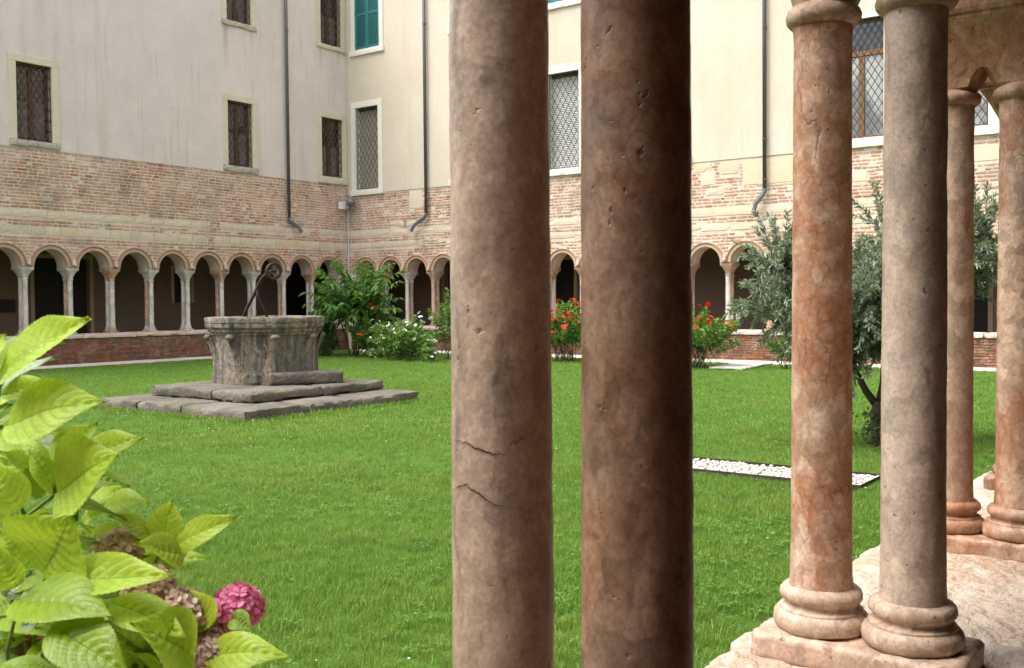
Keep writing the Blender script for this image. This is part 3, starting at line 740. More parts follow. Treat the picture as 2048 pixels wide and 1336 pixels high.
def parapet(label, loc, rz, x0, x1, camlocal, capmat, h=.70, y0=-.02):
    root = tag(empty('parapet', loc, rz), label, 'parapet')
    q = MB(); q.box(x0, x1, 0, .54, 0, h-.002); q.build('core', M['mortar_dark'], root)
    runs = []; z = .015; H, P = .052, .0665
    while z < h-.05: runs += course_runs(x0, x1, z, -.012, [], .16, .27, .012, .02); z += P
    lay_bricks(root, runs, PALR, PALRW, M['brick_red'], H, lambda t: (Vector((t[0], 0, t[2]))-camlocal).length)
    x = x0; k = 0
    while x < x1:
        l = random.uniform(1.3, 2.0); e = min(x+l, x1)
        rough_box(x+.004, e-.004, -.065, .60, h, CAPZ+random.uniform(-.006, .002), (12, 3, 2), .012, .004, int(x*77) % 999).build('cap_stone', capmat, root); x = e; k += 1
    return root

PXS = [13.668+1.235*k for k in range(-5, 9)] + [24.785]
LW, LH = 25.1, 5.65
winsL = [(13.45, 14.40, 5.85, 7.82, .19, .17, M['frame_old'], M['frame_sill'], 'old'),
         (20.02, 20.97, 5.86, 7.85, .19, .19, M['frame_old'], M['frame_sill'], 'old'),
         (23.89, 24.86, 5.90, 7.88, .19, .24, M['frame_old'], M['frame_old'], 'old'),
         (20.04, 20.98, 10.29, 12.25, .19, .17, M['frame_old'], M['frame_sill'], 'old'),
         (23.90, 24.85, 10.34, 12.3, .19, .16, M['frame_old'], M['frame_old'], 'old'),
         (13.46, 14.40, 10.29, 12.25, .19, .17, M['frame_old'], M['frame_sill'], 'old')]
doorsL = [(15.6, 17.35, .1, 3.0), (20.35, 21.0, 1.65, 2.75), (25.0, 26.3, .1, 3.1), (28.2, 29.6, .1, 3.0)]
camL = Vector((0, -25.5, 1.65))
bl, arcsL = wing('brick_building', 'grey-pink plastered building with yellow-framed lattice windows above a brick arcade', 'building', (0, 25.5, 0), 0, PXS, .467, 8.0, LW,
     LH, M['plaster_pink'], [(3.44, 3.675), (3.885, 4.06)], winsL, (M['arch'], M['hood']), 14.0, camL, doorsL, .05, (), (.28, .52), (8.05,))
parapet('low red-brick parapet with pale stone cap under the far left arcade', (0, 25.5, 0), 0, 8.0, 25.0, camL, M['cap'])

# right wing: local x = -Y
RXS = [-25.22, -24.068] + [-(22.916-1.152*k) for k in range(0, 20)]
camR = Vector((0, -25.1, 1.65))
winsR = [(-25.06, -23.99, 5.48, 8.27, .20, .20, M['frame_white'], M['frame_white'], 'blind_beige'),
         (-20.65, -19.57, 5.50, 8.28, .20, .19, M['frame_white'], M['frame_white'], 'blind'),
         (-17.04, -15.96, 5.52, 8.33, .20, .20, M['frame_white'], M['frame_white'], 'blind'),
         (-13.72, -12.60, 5.54, 8.33, .20, .20, M['frame_white'], M['frame_white'], 'blind'),
         (-8.46, -7.30, 5.54, 8.42, .11, .23, M['frame_white'], M['frame_white'], 'wood'),
         (-5.98, -4.97, 5.55, 8.42, .30, .22, M['frame_white'], M['frame_white'], 'wood'),
         (-25.03, -23.89, 10.23, 12.6, .19, .19, M['frame_white'], M['frame_white'], 'shutter'),
         (-17.04, -15.96, 10.40, 12.7, .19, .19, M['frame_white'], M['frame_white'], 'shutter'),
         (-20.65, -19.57, 10.30, 12.7, .19, .19, M['frame_white'], M['frame_white'], 'shutter')]
doorsR = [(-23.9, -22.2, .1, 3.0), (-19.6, -18.3, .1, 3.0), (-10.9, -9.4, .1, 3.05), (-7.0, -5.6, .1, 3.0)]
patch = [(-22.62, -22.06, 4.70, 5.31), (-11.55, -11.0, 4.95, 5.30), (-10.9, -9.5, 4.62, 5.28), (-9.4, -8.7, 4.72, 5.02), (-12.1, -11.7, 4.70, 5.0), (-11.95, -11.45, 4.42, 4.60), (-9.2, -8.6, 4.30, 4.55), (-7.0, -6.4, 4.85, 5.15), (-6.2, -5.6, 4.5, 4.8), (-5.3, -4.7, 4.75, 5.1), (-6.6, -6.1, 4.3, 4.5), (-8.3, -7.7, 4.5, 4.75), (-12.3, -11.8, 5.06, 5.30), (-23.5, -22.9, 4.14, 4.30), (-22.75, -22.3, 4.14, 4.30)]
br_, arcsR = wing('brick_building', 'cream plastered building with white-framed windows above a brick arcade', 'building', (25.1, 0, 0), R(-90), RXS, .435, -25.5, -1.5,
     5.33, M['plaster_cream'], [(3.465, 3.655), (3.855, 4.06)], winsR, (M['arch'], M['hood']), 14.0, camR, doorsR, .05, patch, (.7, 1.7), (-1.55,))
parapet('low red-brick parapet behind the rose bushes under the right-hand arcade', (25.1, 0, 0), R(-90), -25.4, -1.5, camR, M['cap'])

ORD = ['first', 'second', 'third', 'fourth', 'fifth', 'sixth', 'seventh', 'eighth', 'ninth', 'tenth', 'eleventh', 'twelfth', 'thirteenth', 'fourteenth', 'fifteenth', 'sixteenth', 'seventeenth', 'eighteenth', 'nineteenth', 'twentieth']
xsl = PXS[1:-1]
for k, x in enumerate(reversed(xsl)):
    if x < 11.5: continue
    mt = (M['far_white'], M['far_pink'] if k % 2 else M['far_white'], M['far_white'] if k % 3 else M['far_pink'])
    twin_column((x, 25.77, CAPZ), 0, mt, ORD[k]+' twin marble column from the corner in the left-hand far arcade', 'twin columns of the left far arcade')
for k, x in enumerate(RXS[1:-1]):
    if -x < 3.2: continue
    mt = (M['far_white'] if k % 2 else M['far_pink'], M['far_pink'] if k % 3 else M['far_white'], M['far_pink'] if k % 4 != 1 else M['far_white'])
    twin_column((25.37, -x, CAPZ), R(-90), mt, ORD[k]+' twin marble column from the corner in the right-hand arcade', 'twin columns of the right-hand arcade')

# ------------------------------------------------------------------ the gallery we stand in (local x = -X, local y = -Y)
near = tag(empty('gallery_building', (0, .9775, 0), R(180)), 'shaded stone gallery around the large near columns', 'building')
NX = [-(1.077+1.2345*k) for k in range(10, -6, -1)]
arcade_wall(near, NX, .467, 7.5, -15.0, 6.5, M['marble_pink'])
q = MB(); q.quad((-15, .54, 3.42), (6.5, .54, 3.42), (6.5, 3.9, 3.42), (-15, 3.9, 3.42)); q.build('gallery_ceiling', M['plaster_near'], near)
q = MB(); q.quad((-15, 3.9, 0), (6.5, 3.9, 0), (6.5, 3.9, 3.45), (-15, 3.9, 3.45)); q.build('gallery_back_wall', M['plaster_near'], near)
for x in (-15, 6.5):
    q = MB(); q.quad((x, .0, 0), (x, 3.9, 0), (x, 3.9, 3.45), (x, .0, 3.45)); q.build('gallery_light_stop', M['plaster_near'], near)  # unseen ends, added to shut daylight out of the near gallery
q = MB(); q.box(-15, 6.5, .66, 3.9, .02, .10); q.build('gallery_floor', M['hood'], near)
q = MB(); q.box(4.6, 5.0, -24.5, -.03, 0.0, 6.0); q.build('side_wall', M['plaster_cream'], near)   # unseen fourth side of the court, added and kept low for the light

np_ = tag(empty('parapet', (0, 0, 0)), 'broad worn pale stone parapet carrying the large near twin columns', 'parapet')
q = MB(); q.box(-4.5, 15, .36, .97, .10, CAPZ-.15); q.build('core', M['brick_red'], np_)
def worn_slab(x0, x1, y0, y1, z0, z1, seed):
    rr = random.Random(seed); q = MB(); nx = max(4, int((x1-x0)/.022)); ny = 30
    ph = [rr.uniform(0, 6.28) for _ in range(8)]
    def edge(x): return .012*math.sin(x*7+ph[0])+.010*math.sin(x*17+ph[1])+.007*math.sin(x*41+ph[2])+.005*math.sin(x*83+ph[3])+rr.uniform(-.004, .004)
    rows = []
    for i in range(nx+1):
        x = x0+(x1-x0)*i/nx; eo, ei = edge(x), edge(x+5)*.5; row = []
        for j in range(ny+1):
            t = j/ny; y = y0+ei+(y1+eo-y0-ei)*t
            d = min(t, 1-t)*(y1-y0); xe = min(i, nx-i)/nx*(x1-x0)
            z = z1 - .030*math.exp(-d/.018) - .012*math.exp(-xe/.01)
            z += .004*math.sin(x*9+ph[4])*math.sin(y*11+ph[5])+.0025*math.sin(x*31+y*23+ph[6])+.0018*math.sin(x*53-y*61+ph[7])+rr.uniform(-.0012, .0012)
            row.append((x, y, z))
        rows.append([(x, y0+ei, z0)]+row+[(x, y1+eo+.004, (z0+z1)/2+rr.uniform(-.01, .01)), (x, y1+eo-.01, z0)])
    W = len(rows[0]); q.add([p for r_ in rows for p in r_], [(i*W+j, (i+1)*W+j, (i+1)*W+j+1, i*W+j+1) for i in range(nx) for j in range(W-1)])
    q.add(rows[0], [tuple(range(W))]); q.add(rows[-1], [tuple(range(W-1, -1, -1))])
    me = q.mesh('cap_stone', M['parapet_top'])
    return link('cap_stone', me, np_)
xx = -4.4; sd_ = 5
for x in (-2.2, -.3, 1.55, 2.62, 4.35, 6.2, 8.0, 10.0, 12.0, 14.5):
    worn_slab(xx+.004, x-.004, .285, 1.025, CAPZ-.15, CAPZ, sd_); xx = x; sd_ += 1

nearmats = {0: (M['marble_dusk'], M['marble_brown'], M['marble_brown']), 1: (M['marble_red'], M['marble_grey'], M['marble_pink']), 2: (M['marble_pink'], M['marble_red'], M['marble_red'])}
nlab = {0: 'huge close twin column, beige and dark brown marble shafts side by side', 1: 'red nodular and grey marble twin column with full base on the near parapet', 2: 'pink twin column at the right edge under a veined red capital'}
for k in range(-2, 8):
    if k in nlab:
        twin_column((1.077+1.2345*k, .7075, CAPZ), R(180), nearmats[k], nlab[k], None, True, 40+k)
    elif k in (-1, 3):
        twin_column((1.077+1.2345*k, .7075, CAPZ), R(180), nearmats[k % 3], {-1: 'near twin column left of the huge close pair', 3: 'near twin column hidden behind the pink pair at the right edge'}[k], None, True, 50+k)

# long wandering cracks in the beige shaft
big = [o for o in bpy.data.objects if o.get('label') == nlab[0]][0]
for line in ([(2.686, 1.4697), (2.926, 1.4675), (3.106, 1.4674), (3.269, 1.4611), (3.438, 1.4598), (3.586, 1.455), (3.729, 1.4564), (3.88, 1.4524)],
             [(2.547, 1.4012), (2.865, 1.4098), (3.071, 1.4142), (3.169, 1.4071), (3.348, 1.4043), (3.470, 1.3971), (3.645, 1.3912), (3.835, 1.3873)]):
    q = MB(); pts = []
    for (a0, z0), (a1, z1) in zip(line[:-1], line[1:]):
        for k in range(5): t = k/5; pts.append((a0+(a1-a0)*t, z0+(z1-z0)*t+random.uniform(-.0012, .0012)))
    vs = []; n_ = len(pts)
    for i, (a, z) in enumerate(pts):
        hw = .0011*math.sin(math.pi*(i+.5)/n_)**.6*random.uniform(.5, 1.3)+.0001; r_ = .0693; a += math.pi
        for dz in (-hw, hw): vs.append((r_*math.cos(a), -.1025+r_*math.sin(a), z-CAPZ+dz))
    q.add(vs, [(2*i, 2*i+2, 2*i+3, 2*i+1) for i in range(n_-1)]); q.build('crack', M['door'], big)

# ------------------------------------------------------------------ well on its stepped platform
plat = tag(empty('well_platform', (10.7, 12.75, 0)), 'two-step square stone platform in the lawn under the round well', 'platform')
def tier(x0, x1, y0, y1, z0, z1, cuts_x, cuts_y, seed, nm):
    # ring of big slabs: front/back rows split along x, core behind
    xs = [x0]+cuts_x+[x1]
    for i, (a, b) in enumerate(zip(xs[:-1], xs[1:])):
        ys = [y0]+cuts_y+[y1]
        for j, (c, d) in enumerate(zip(ys[:-1], ys[1:])):
            q = rough_box(a+.003-10.7, b-.003-10.7, c+.003-12.75, d-.003-12.75, z0, z1-random.uniform(0, .012), (12, 12, 4), .018, .006, seed*100+i*10+j)
            o = q.build(nm, M['step'], plat); sharp(o.data, 50)
tier(8.90, 12.52, 11.08, 14.62, -.05, .18, [10.1, 11.2], [12.5, 13.6], 3, 'lower_step')
tier(9.58, 12.38, 11.76, 14.25, .17, .345, [11.0], [12.7], 4, 'upper_step')
WX, WY, WZ = 11.08, 13.2, .335
well = tag(empty('well', (WX, WY, WZ), R(14)), 'weathered grey octagonal stone well with carved corner scrolls', 'well')
def poly_ring(prof, n=8, sub=5, rnd=.12, amp=.006, hollow=None, seed=1):
    """eight-sided turned body with softened corners and worn surface"""
    rr = random.Random(seed); q = MB(); tot = n*sub*2; vs = []
    for r, z in prof:
        for j in range(tot):
            a = 2*math.pi*j/tot; s_ = (a % (2*math.pi/n))-math.pi/n
            rp = r*math.cos(math.pi/n)/math.cos(s_); q_ = rp*(1-rnd)+r*.975*rnd + rr.uniform(-amp, amp)
            vs.append((q_*math.cos(a), q_*math.sin(a), z+rr.uniform(-amp, amp)*.5))
    fs = [(k*tot+j, k*tot+(j+1) % tot, (k+1)*tot+(j+1) % tot, (k+1)*tot+j) for k in range(len(prof)-1) for j in range(tot)]
    q.add(vs, fs); return q
bp = [(.865, 0), (.87, .10), (.86, .16), (.855, .3), (.856, .45), (.86, .6), (.868, .72), (.89, .80)]
o = poly_ring(bp, seed=2).build('body', M['well'], well); sharp(o.data, 40)
rp_ = [(.90, .795), (.905, .83), (.935, .845), (.94, .885), (.955, .895), (.975, .915), (.98, .97), (.97, .985), (.985, .99), (.99, 1.05), (.975, 1.075), (.80, 1.08), (.74, 1.075), (.72, 1.03), (.71, .3), (.70, .0)]
o = poly_ring(rp_, seed=3, amp=.007, rnd=.3).build('rim', M['well'], well); sharp(o.data, 40)
for k in range(8):
    a = 2*math.pi*k/8; c, s_ = math.cos(a), math.sin(a); q = MB(); vs = []; rr = random.Random(k); NZ, NW = 14, 8
    def W3(rad, tan, z): return (rad*c-tan*s_, rad*s_+tan*c, z)
    for i in range(NZ+1):
        t = i/NZ; z = .26+.50*t; hw = .05+.055*math.sin(min(1, t*1.35)*math.pi/2)*(1-.25*t); rb = .815+.05*t+.05*t**3; th_ = .02+.025*t+.055*t**5
        for j in range(NW+1):
            v = -1+2*j/NW; vs.append(W3(rb-.03*abs(v)+th_*(1-v*v)+rr.uniform(-.003, .003), v*hw, z+rr.uniform(-.003, .003)))
    q.add(vs, [(i*(NW+1)+j, i*(NW+1)+j+1, (i+1)*(NW+1)+j+1, (i+1)*(NW+1)+j) for i in range(NZ) for j in range(NW)])
    vs = []                                             # rolled tip of the leaf
    for i in range(9):
        ph = math.pi*i/8
        for j in range(12):
            th_ = 2*math.pi*j/12; f_ = rr.uniform(.95, 1.05); vs.append(W3(.93+.058*math.sin(ph)*math.cos(th_)*f_, -.082*math.cos(ph), .755+.052*math.sin(ph)*math.sin(th_)*f_))
    q.add(vs, [(i*12+j, i*12+(j+1) % 12, (i+1)*12+(j+1) % 12, (i+1)*12+j) for i in range(8) for j in range(12)])
    o = q.build('scroll', M['well'], well, True)
for a_, w_, z_, h_ in ((-2.30, .16, .0, .24), (-1.86, .11, .0, .22), (-2.72, .10, .02, .16), (-1.5, .13, .0, .30), (-3.0, .12, .0, .2)):
    q = MB(); c_, s_ = math.cos(a_), math.sin(a_); o = rough_box(-.025, .022, -w_, w_, z_, z_+h_, (2, 6, 5), .01, .004, int(-a_*50)).build('patch_block', M['well'], well); o.rotation_euler = (0, 0, a_); o.location = (.80*c_, .80*s_, 0)
# loose stone step beside the well
st = tag(rough_box(-.60, .60, -.17, .17, 0, .20, (22, 8, 5), .016, .007, 77).build('step_stone', M['step']), 'long grey stone block lying against the right side of the well', 'stone')
st.location = (11.11, 12.31, .335); st.rotation_euler = (0, 0, R(-24.5)); sharp(st.data, 50)
# iron pulley arm on the rim
arm = tag(empty('pulley_arm', (WX, WY, WZ+1.07)), 'dark iron arm with a pulley wheel rising from the well rim', 'pulley')
rh = Vector((math.sin(TH), -math.cos(TH), 0)); fh = Vector((math.cos(TH), math.sin(TH), 0))
def ap(a, z, b=0): return rh*a + fh*b + Vector((0, 0, z))
q = MB(); q.tube([ap(-.52, -.02, .55), ap(-.44, .14, .5), ap(-.33, .30, .42), ap(-.22, .47, .33), ap(-.14, .60, .25), ap(-.06, .68, .17), ap(.02, .72, .10), ap(.10, .76, .04)], [.030, .030, .029, .028, .028, .028, .03, .03], 8); q.build('arm', M['iron'], arm, True)
q = MB(); q.tube([ap(-.22, .45, .33), ap(-.215, .34, .36), ap(-.17, .22, .4), ap(-.12, .10, .45), ap(-.085, -.02, .48)], .02, 8); q.build('brace', M['iron'], arm, True)
wc = ap(.135, .755, 0.03); ax = (rh*.62 - fh*.75 + Vector((0, 0, -.12))).normalized(); u_ = ax.cross(Vector((0, 0, 1))).normalized(); v_ = ax.cross(u_)
q = MB(); NN = 28; prof = [(.098, -.022), (.125, -.028), (.142, -.026), (.128, -.006), (.128, .006), (.142, .026), (.125, .028), (.098, .022)]
vs = []
for k in range(NN):
    a = 2*math.pi*k/NN
    for r_, h_ in prof: vs.append(wc + (u_*math.cos(a)+v_*math.sin(a))*r_ + ax*h_)
P = len(prof); q.add(vs, [(k*P+j, k*P+(j+1) % P, ((k+1) % NN)*P+(j+1) % P, ((k+1) % NN)*P+j) for k in range(NN) for j in range(P)])
wh = q.build('pulley_wheel', M['iron'], arm); sharp(wh.data, 40)
for k in range(4):
    a = math.pi/4+k*math.pi/2; d = u_*math.cos(a)+v_*math.sin(a); q = MB(); q.tube([wc+d*.01, wc+d*.105], .010, 6); q.build('spoke', M['iron'], wh)
q = MB(); q.tube([wc-ax*.05, wc+ax*.05], .02, 8)
for s_ in (-1, 1):
    b0 = ap(.02, .72, .10)+ax*.038*s_; b1 = wc+ax*.042*s_; d = (b1-b0).normalized(); e = d.cross(ax).normalized()*.022
    p = [b0-e, b0+e, b1+d*.03+e, b1+d*.03-e]; q.add([*p, *[x+ax*.008 for x in p]], [(0, 1, 2, 3), (7, 6, 5, 4), (0, 4, 5, 1), (1, 5, 6, 2), (2, 6, 7, 3), (3, 7, 4, 0)])
q.build('fork', M['iron'], arm)

# ------------------------------------------------------------------ drainpipes, lamp, conduit, box
def drainpipe(label, top, knee, tip, end, off, clamps, r=.052):
    root = tag(empty('drainpipe', (*top[:2], 0)), label, 'drainpipe', 'drainpipes on the two facades'); o_ = Vector((*top[:2], 0))
    q = MB(); q.tube([Vector(top)-o_, Vector(knee)-o_], r, 14); q.build('pipe', M['pipe'], root, True)
    q = MB(); K = Vector(knee)-o_; T = Vector(tip)-o_; E_ = Vector(end)-o_
    q.tube([K+Vector((0, 0, .06)), K, K.lerp(T, .12)+Vector((0, 0, -.03)), T, T.lerp(E_, .3), E_], [r*1.12]*6, 14, False); o = q.build('elbow', M['pipe_grey'], root, True)
    for z in clamps:
        q = MB(); p = Vector((knee[0], knee[1], z))-o_; q.tube([p-Vector((0, 0, .02)), p+Vector((0, 0, .02))], r*1.22, 14); d = Vector(off); q.tube([p, p+d*.09], .012, 6); q.build('bracket', M['pipe'], root)
drainpipe('brown drainpipe with grey elbow on the grey-pink wall', (22.32, 25.38, 14), (22.34, 25.38, 4.33), (22.70, 25.32, 4.08), (22.78, 25.28, 3.92), (0, 1, 0), (5.2, 7.6, 10.4))
drainpipe('brown drainpipe with grey elbow on the cream wall near the corner', (24.98, 21.82, 14), (24.98, 21.80, 4.45), (24.94, 22.28, 4.14), (24.90, 22.40, 3.94), (1, 0, 0), (5.0, 7.6, 10.6))
drainpipe('brown drainpipe with grey elbow on the cream wall, right of the huge columns', (24.98, 10.28, 14), (24.98, 10.26, 4.42), (24.92, 10.47, 4.12), (24.90, 10.53, 3.86), (1, 0, 0), (4.72, 5.75, 8.6))
lamp = tag(empty('security_lamp', (24.82, 25.14, 4.9)), 'round grey lamp with white box mounted in the brick corner', 'lamp')
q = MB(); pr = [(.02, -.17), (.09, -.15), (.135, -.09), (.15, 0), (.14, .07), (.10, .12), (.04, .145), (.0, .15)]; q.lathe(pr, 20, (0, 0, .18)); o = q.build('lamp_head', M['lamp_grey'], lamp, True); o.rotation_euler = (R(35), R(-30), 0); o.location = (0.02, -.02, .02)
q = MB(); q.box(-.30, -.12, .04, .24, -.10, .16, .015); q.build('junction_box', M['white_plastic'], lamp)
q = MB(); q.tube([(-.1, .1, .05), (-.03, .05, .08)], .03, 8); q.tube([(0, .05, .06), (.2, .2, .06)], .035, 8); q.box(-.08, .06, -.02, .1, -.16, -.05, .02); q.build('arm', M['lamp_grey'], lamp)
cd = MB(); cd.tube([(25.03, 25.42, 4.75), (25.03, 25.42, .9)], .016, 8); tag(cd.build('conduit', M['white_plastic']), 'thin white conduit running down the corner between the walls', 'conduit')
nb = MB(); nb.box(14.55, 15.0, 28.70, 28.79, 1.42, 1.78, .01); tag(nb.build('wall_box', M['door']), 'small dark box on the gallery wall behind the left arcade', 'box')

# ------------------------------------------------------------------ pebble strip and slabs in the lawn
bed = tag(empty('pebble_bed', (8.98, 3.9, 0)), 'strip of white pebbles in dark steel edging in the lawn', 'pebble bed')
Y0, Y1, X0, X1 = -1.2, 1.2, -.33, .31
for nm, b in (('a', (X0-.012, X0, Y0, Y1)), ('b', (X1, X1+.012, Y0, Y1)), ('c', (X0, X1, Y0-.012, Y0)), ('d', (X0, X1, Y1, Y1+.012))):
    q = MB(); q.box(*b, -.02, .058); q.build('edging', M['edging'], bed)
q = MB(); q.box(X0, X1, Y0, Y1, 0, .010); q.build('gravel_base', M['step'], bed)
peb = []
for k in range(8):
    q = MB(); rr = random.Random(k+5); prof = []
    sx, sy, sz = rr.uniform(.020, .030), rr.uniform(.016, .022), rr.uniform(.014, .02)
    vs = []; nr = 8
    for i in range(1, 5):
        ph = math.pi*i/5-math.pi/2
        for j in range(nr):
            a = 2*math.pi*j/nr; f_ = rr.uniform(.93, 1.07); vs.append((sx*math.cos(ph)*math.cos(a)*f_, sy*math.cos(ph)*math.sin(a)*f_, sz*math.sin(ph)))
    fs = [(i*nr+j, i*nr+(j+1) % nr, (i+1)*nr+(j+1) % nr, (i+1)*nr+j) for i in range(3) for j in range(nr)]
    fs += [tuple(range(nr-1, -1, -1)), tuple(range(3*nr, 4*nr))]
    q.add(vs, fs); peb.append((q, q.mesh('pebble', M['pebble'], True)))
spots = []
yy = Y0+.02
while yy < Y1-.02:
    xx = X0+.02+random.uniform(0, .02)
    while xx < X1-.02:
        spots.append((xx+random.uniform(-.01, .01), yy+random.uniform(-.01, .01))); xx += random.uniform(.042, .056)
    yy += .042
spots.sort(key=lambda s_: (s_[0]+8.98)**2+(s_[1]+3.9)**2 + (40 if s_[1] > .9 else 0))
rest = MB()
for i, (x, y) in enumerate(spots):
    k = random.randrange(8); a = random.uniform(0, 6.28); z = .028+random.uniform(-.008, .016)
    if i < 300:
        o = link('pebble', peb[k][1], bed, (x, y, z)); o.rotation_euler = (random.uniform(-.3, .3), random.uniform(-.3, .3), a)
    else:
        ca, sa = math.cos(a), math.sin(a); rest.add([(x+vx*ca-vy*sa, y+vx*sa+vy*ca, z+vz) for vx, vy, vz in peb[k][0].v], peb[k][0].f)
tag(rest.build('pebbles', M['pebble'], bed, True), kind='stuff')
sl_ = rough_box(-1.05, 1.05, -.42, .42, 0, .06, (14, 6, 2), .01, .003, 9).build('stone_slab', M['pave']); sl_.location = (22.9, 10.0, .004); sl_.rotation_euler = (0, 0, R(4))
tag(sl_, 'flat pale stone slab in the grass before the right-hand rose bush', 'slab')

# ------------------------------------------------------------------ plants
def unit(a): return a/np.maximum(np.linalg.norm(a, axis=1, keepdims=True), 1e-9)
TT = np.array([0, .3, .3, .3, .68, .68, .68, 1.0]); SS = np.array([0, -1, 0, 1, -.78, 0, .78, 0])
def leaf_cloud(name, P, D, N, L, W, mat_, parent, curl=.25, fold=.25, tint=None, drop=0):
    n = len(P); D = unit(D); N = unit(N - D*np.sum(N*D, axis=1, keepdims=True)); S = np.cross(D, N)
    L = np.broadcast_to(L, n)[:, None]; W = np.broadcast_to(W, n)[:, None]; cu = np.broadcast_to(curl, n)[:, None]
    V = P[:, None, :] + D[:, None, :]*(TT*L)[:, :, None] + S[:, None, :]*(SS*W*.5)[:, :, None] + N[:, None, :]*((-cu*TT**2*L) + fold*np.abs(SS)*W*.5)[:, :, None]
    V = V.reshape(-1, 3); T3 = np.array([(0, 2, 1), (0, 3, 2), (1, 2, 5), (1, 5, 4), (2, 3, 6), (2, 6, 5), (4, 5, 7), (5, 6, 7)])
    F = (T3[None]+(np.arange(n)*8)[:, None, None]).reshape(-1, 3)
    me = bpy.data.meshes.new(name); me.vertices.add(len(V)); me.vertices.foreach_set('co', V.astype(np.float32).ravel())
    me.loops.add(F.size); me.loops.foreach_set('vertex_index', F.astype(np.int32).ravel())
    me.polygons.add(len(F)); me.polygons.foreach_set('loop_start', np.arange(0, F.size, 3, dtype=np.int32)); me.polygons.foreach_set('loop_total', np.full(len(F), 3, dtype=np.int32))
    me.update(calc_edges=True); me.validate()
    t = tint if tint is not None else rng.random(n)
    at = me.attributes.new('tint', 'FLOAT', 'POINT'); at.data.foreach_set('value', np.repeat(t, 8).astype(np.float32))
    me.materials.append(mat_); me.shade_smooth(); o = link(name, me, parent); return o
def rv(n): return unit(rng.normal(size=(n, 3)))
def shoots(n, base_r, center, radii, low=-.6, sag=.12, seed_pts=None):
    """canes from near the root to points in an ellipsoid; returns list of polylines"""
    out = []
    for k in range(n):
        d = rng.normal(size=3); d /= np.linalg.norm(d)
        if d[2] < low: d[2] = abs(d[2])*.5
        e = np.array(center)+d*np.array(radii)*rng.uniform(.55, 1.08)
        b = np.array([rng.normal()*base_r, rng.normal()*base_r, 0.0]); mpt = b*.5+e*.5+np.array([0, 0, np.linalg.norm(e-b)*.16])+rng.normal(size=3)*.05
        pts = [(1-t)**2*b+2*t*(1-t)*mpt+t*t*e+np.array([0, 0, -sag*t**3]) for t in np.linspace(0, 1, 7)]
        out.append(np.array(pts))
    return out
def along(pl, t):
    i = np.minimum((t*(len(pl)-1)).astype(int), len(pl)-2); f_ = t*(len(pl)-1)-i
    return pl[i]*(1-f_)[:, None]+pl[i+1]*f_[:, None], unit(pl[i+1]-pl[i])
def bush(name, label, cat, loc, nshoot, center, radii, leaf, lmat, nleaf, stemmat, group=None, base_r=.08, low=-.5, tmin=.3, spread=.08, droop=.2, stem_r=.006, up=.5, sag=.12):
    root = tag(empty(name, loc), label, cat, group)
    sh = shoots(nshoot, base_r, center, radii, low, sag)
    q = MB()
    for pl in sh: q.tube([tuple(p) for p in pl], [stem_r*(1.3-1.0*k/6) for k in range(7)], 5)
    q.build('stems', stemmat, root)
    P = []; D = []; Tn = []
    per = max(1, nleaf//nshoot)
    for pl in sh:
        t = rng.uniform(tmin, 1, per)**.75; p, d = along(pl, t)
        o = rv(per); p = p+o*rng.uniform(0, spread, per)[:, None]
        P.append(p); D.append(d*.45+o*.9+np.array([0, 0, -droop])); Tn.append(np.clip(.2+.55*rng.random(per)+.25*(t-.5), 0, 1))
    P = np.vstack(P); D = np.vstack(D); n = len(P)
    P[:, 2] = np.maximum(P[:, 2], .03)
    N = np.array([0, 0, up])+rv(n)*.7
    l, w_ = leaf; ls = l*rng.uniform(.6, 1.15, n)
    leaf_cloud('crown', P, D, N, ls, ls*w_/l, lmat, root, .3, .3, np.concatenate(Tn))
    return root, sh
def bloom_mesh(mat_, r, seed, npet=14):
    rr = random.Random(seed); q = MB()
    for k in range(npet):
        a = k*2.4; ring = k/npet; tilt = 1.25-1.1*ring; rad = r*(.25+.75*ring)
        c, s_ = math.cos(a), math.sin(a)
        def pp(u, w_): # u outwards 0..1, w sideways
            x = rad*math.cos(tilt)*u; z = rad*math.sin(tilt)*u*.9-(u**2)*r*.15; sw = w_*r*.45*(.5+.6*math.sin(u*2.4))
            return (x*c-sw*s_, x*s_+sw*c, z)
        q.add([pp(0, 0), pp(.5, -1), pp(.5, 1), pp(1, -.7), pp(1, .7), pp(.55, 0), pp(1.05, 0)], [(0, 1, 5), (0, 5, 2), (1, 3, 6, 5), (5, 6, 4, 2)])
    return q.mesh('bloom', mat_, True)
BR = [bloom_mesh(M['petal_red'], .055, k) for k in range(3)]; BW = [bloom_mesh(M['petal_white'], .05, k+9) for k in range(3)]
def blooms(root, pts, lib, s0=.8, s1=1.2):
    for p in pts:
        o = link('bloom', random.choice(lib), root, p); o.rotation_euler = (random.uniform(-1.0, .9), random.uniform(-1.0, .5), random.uniform(0, 6)); s_ = random.uniform(s0, s1); o.scale = (s_, s_, s_)

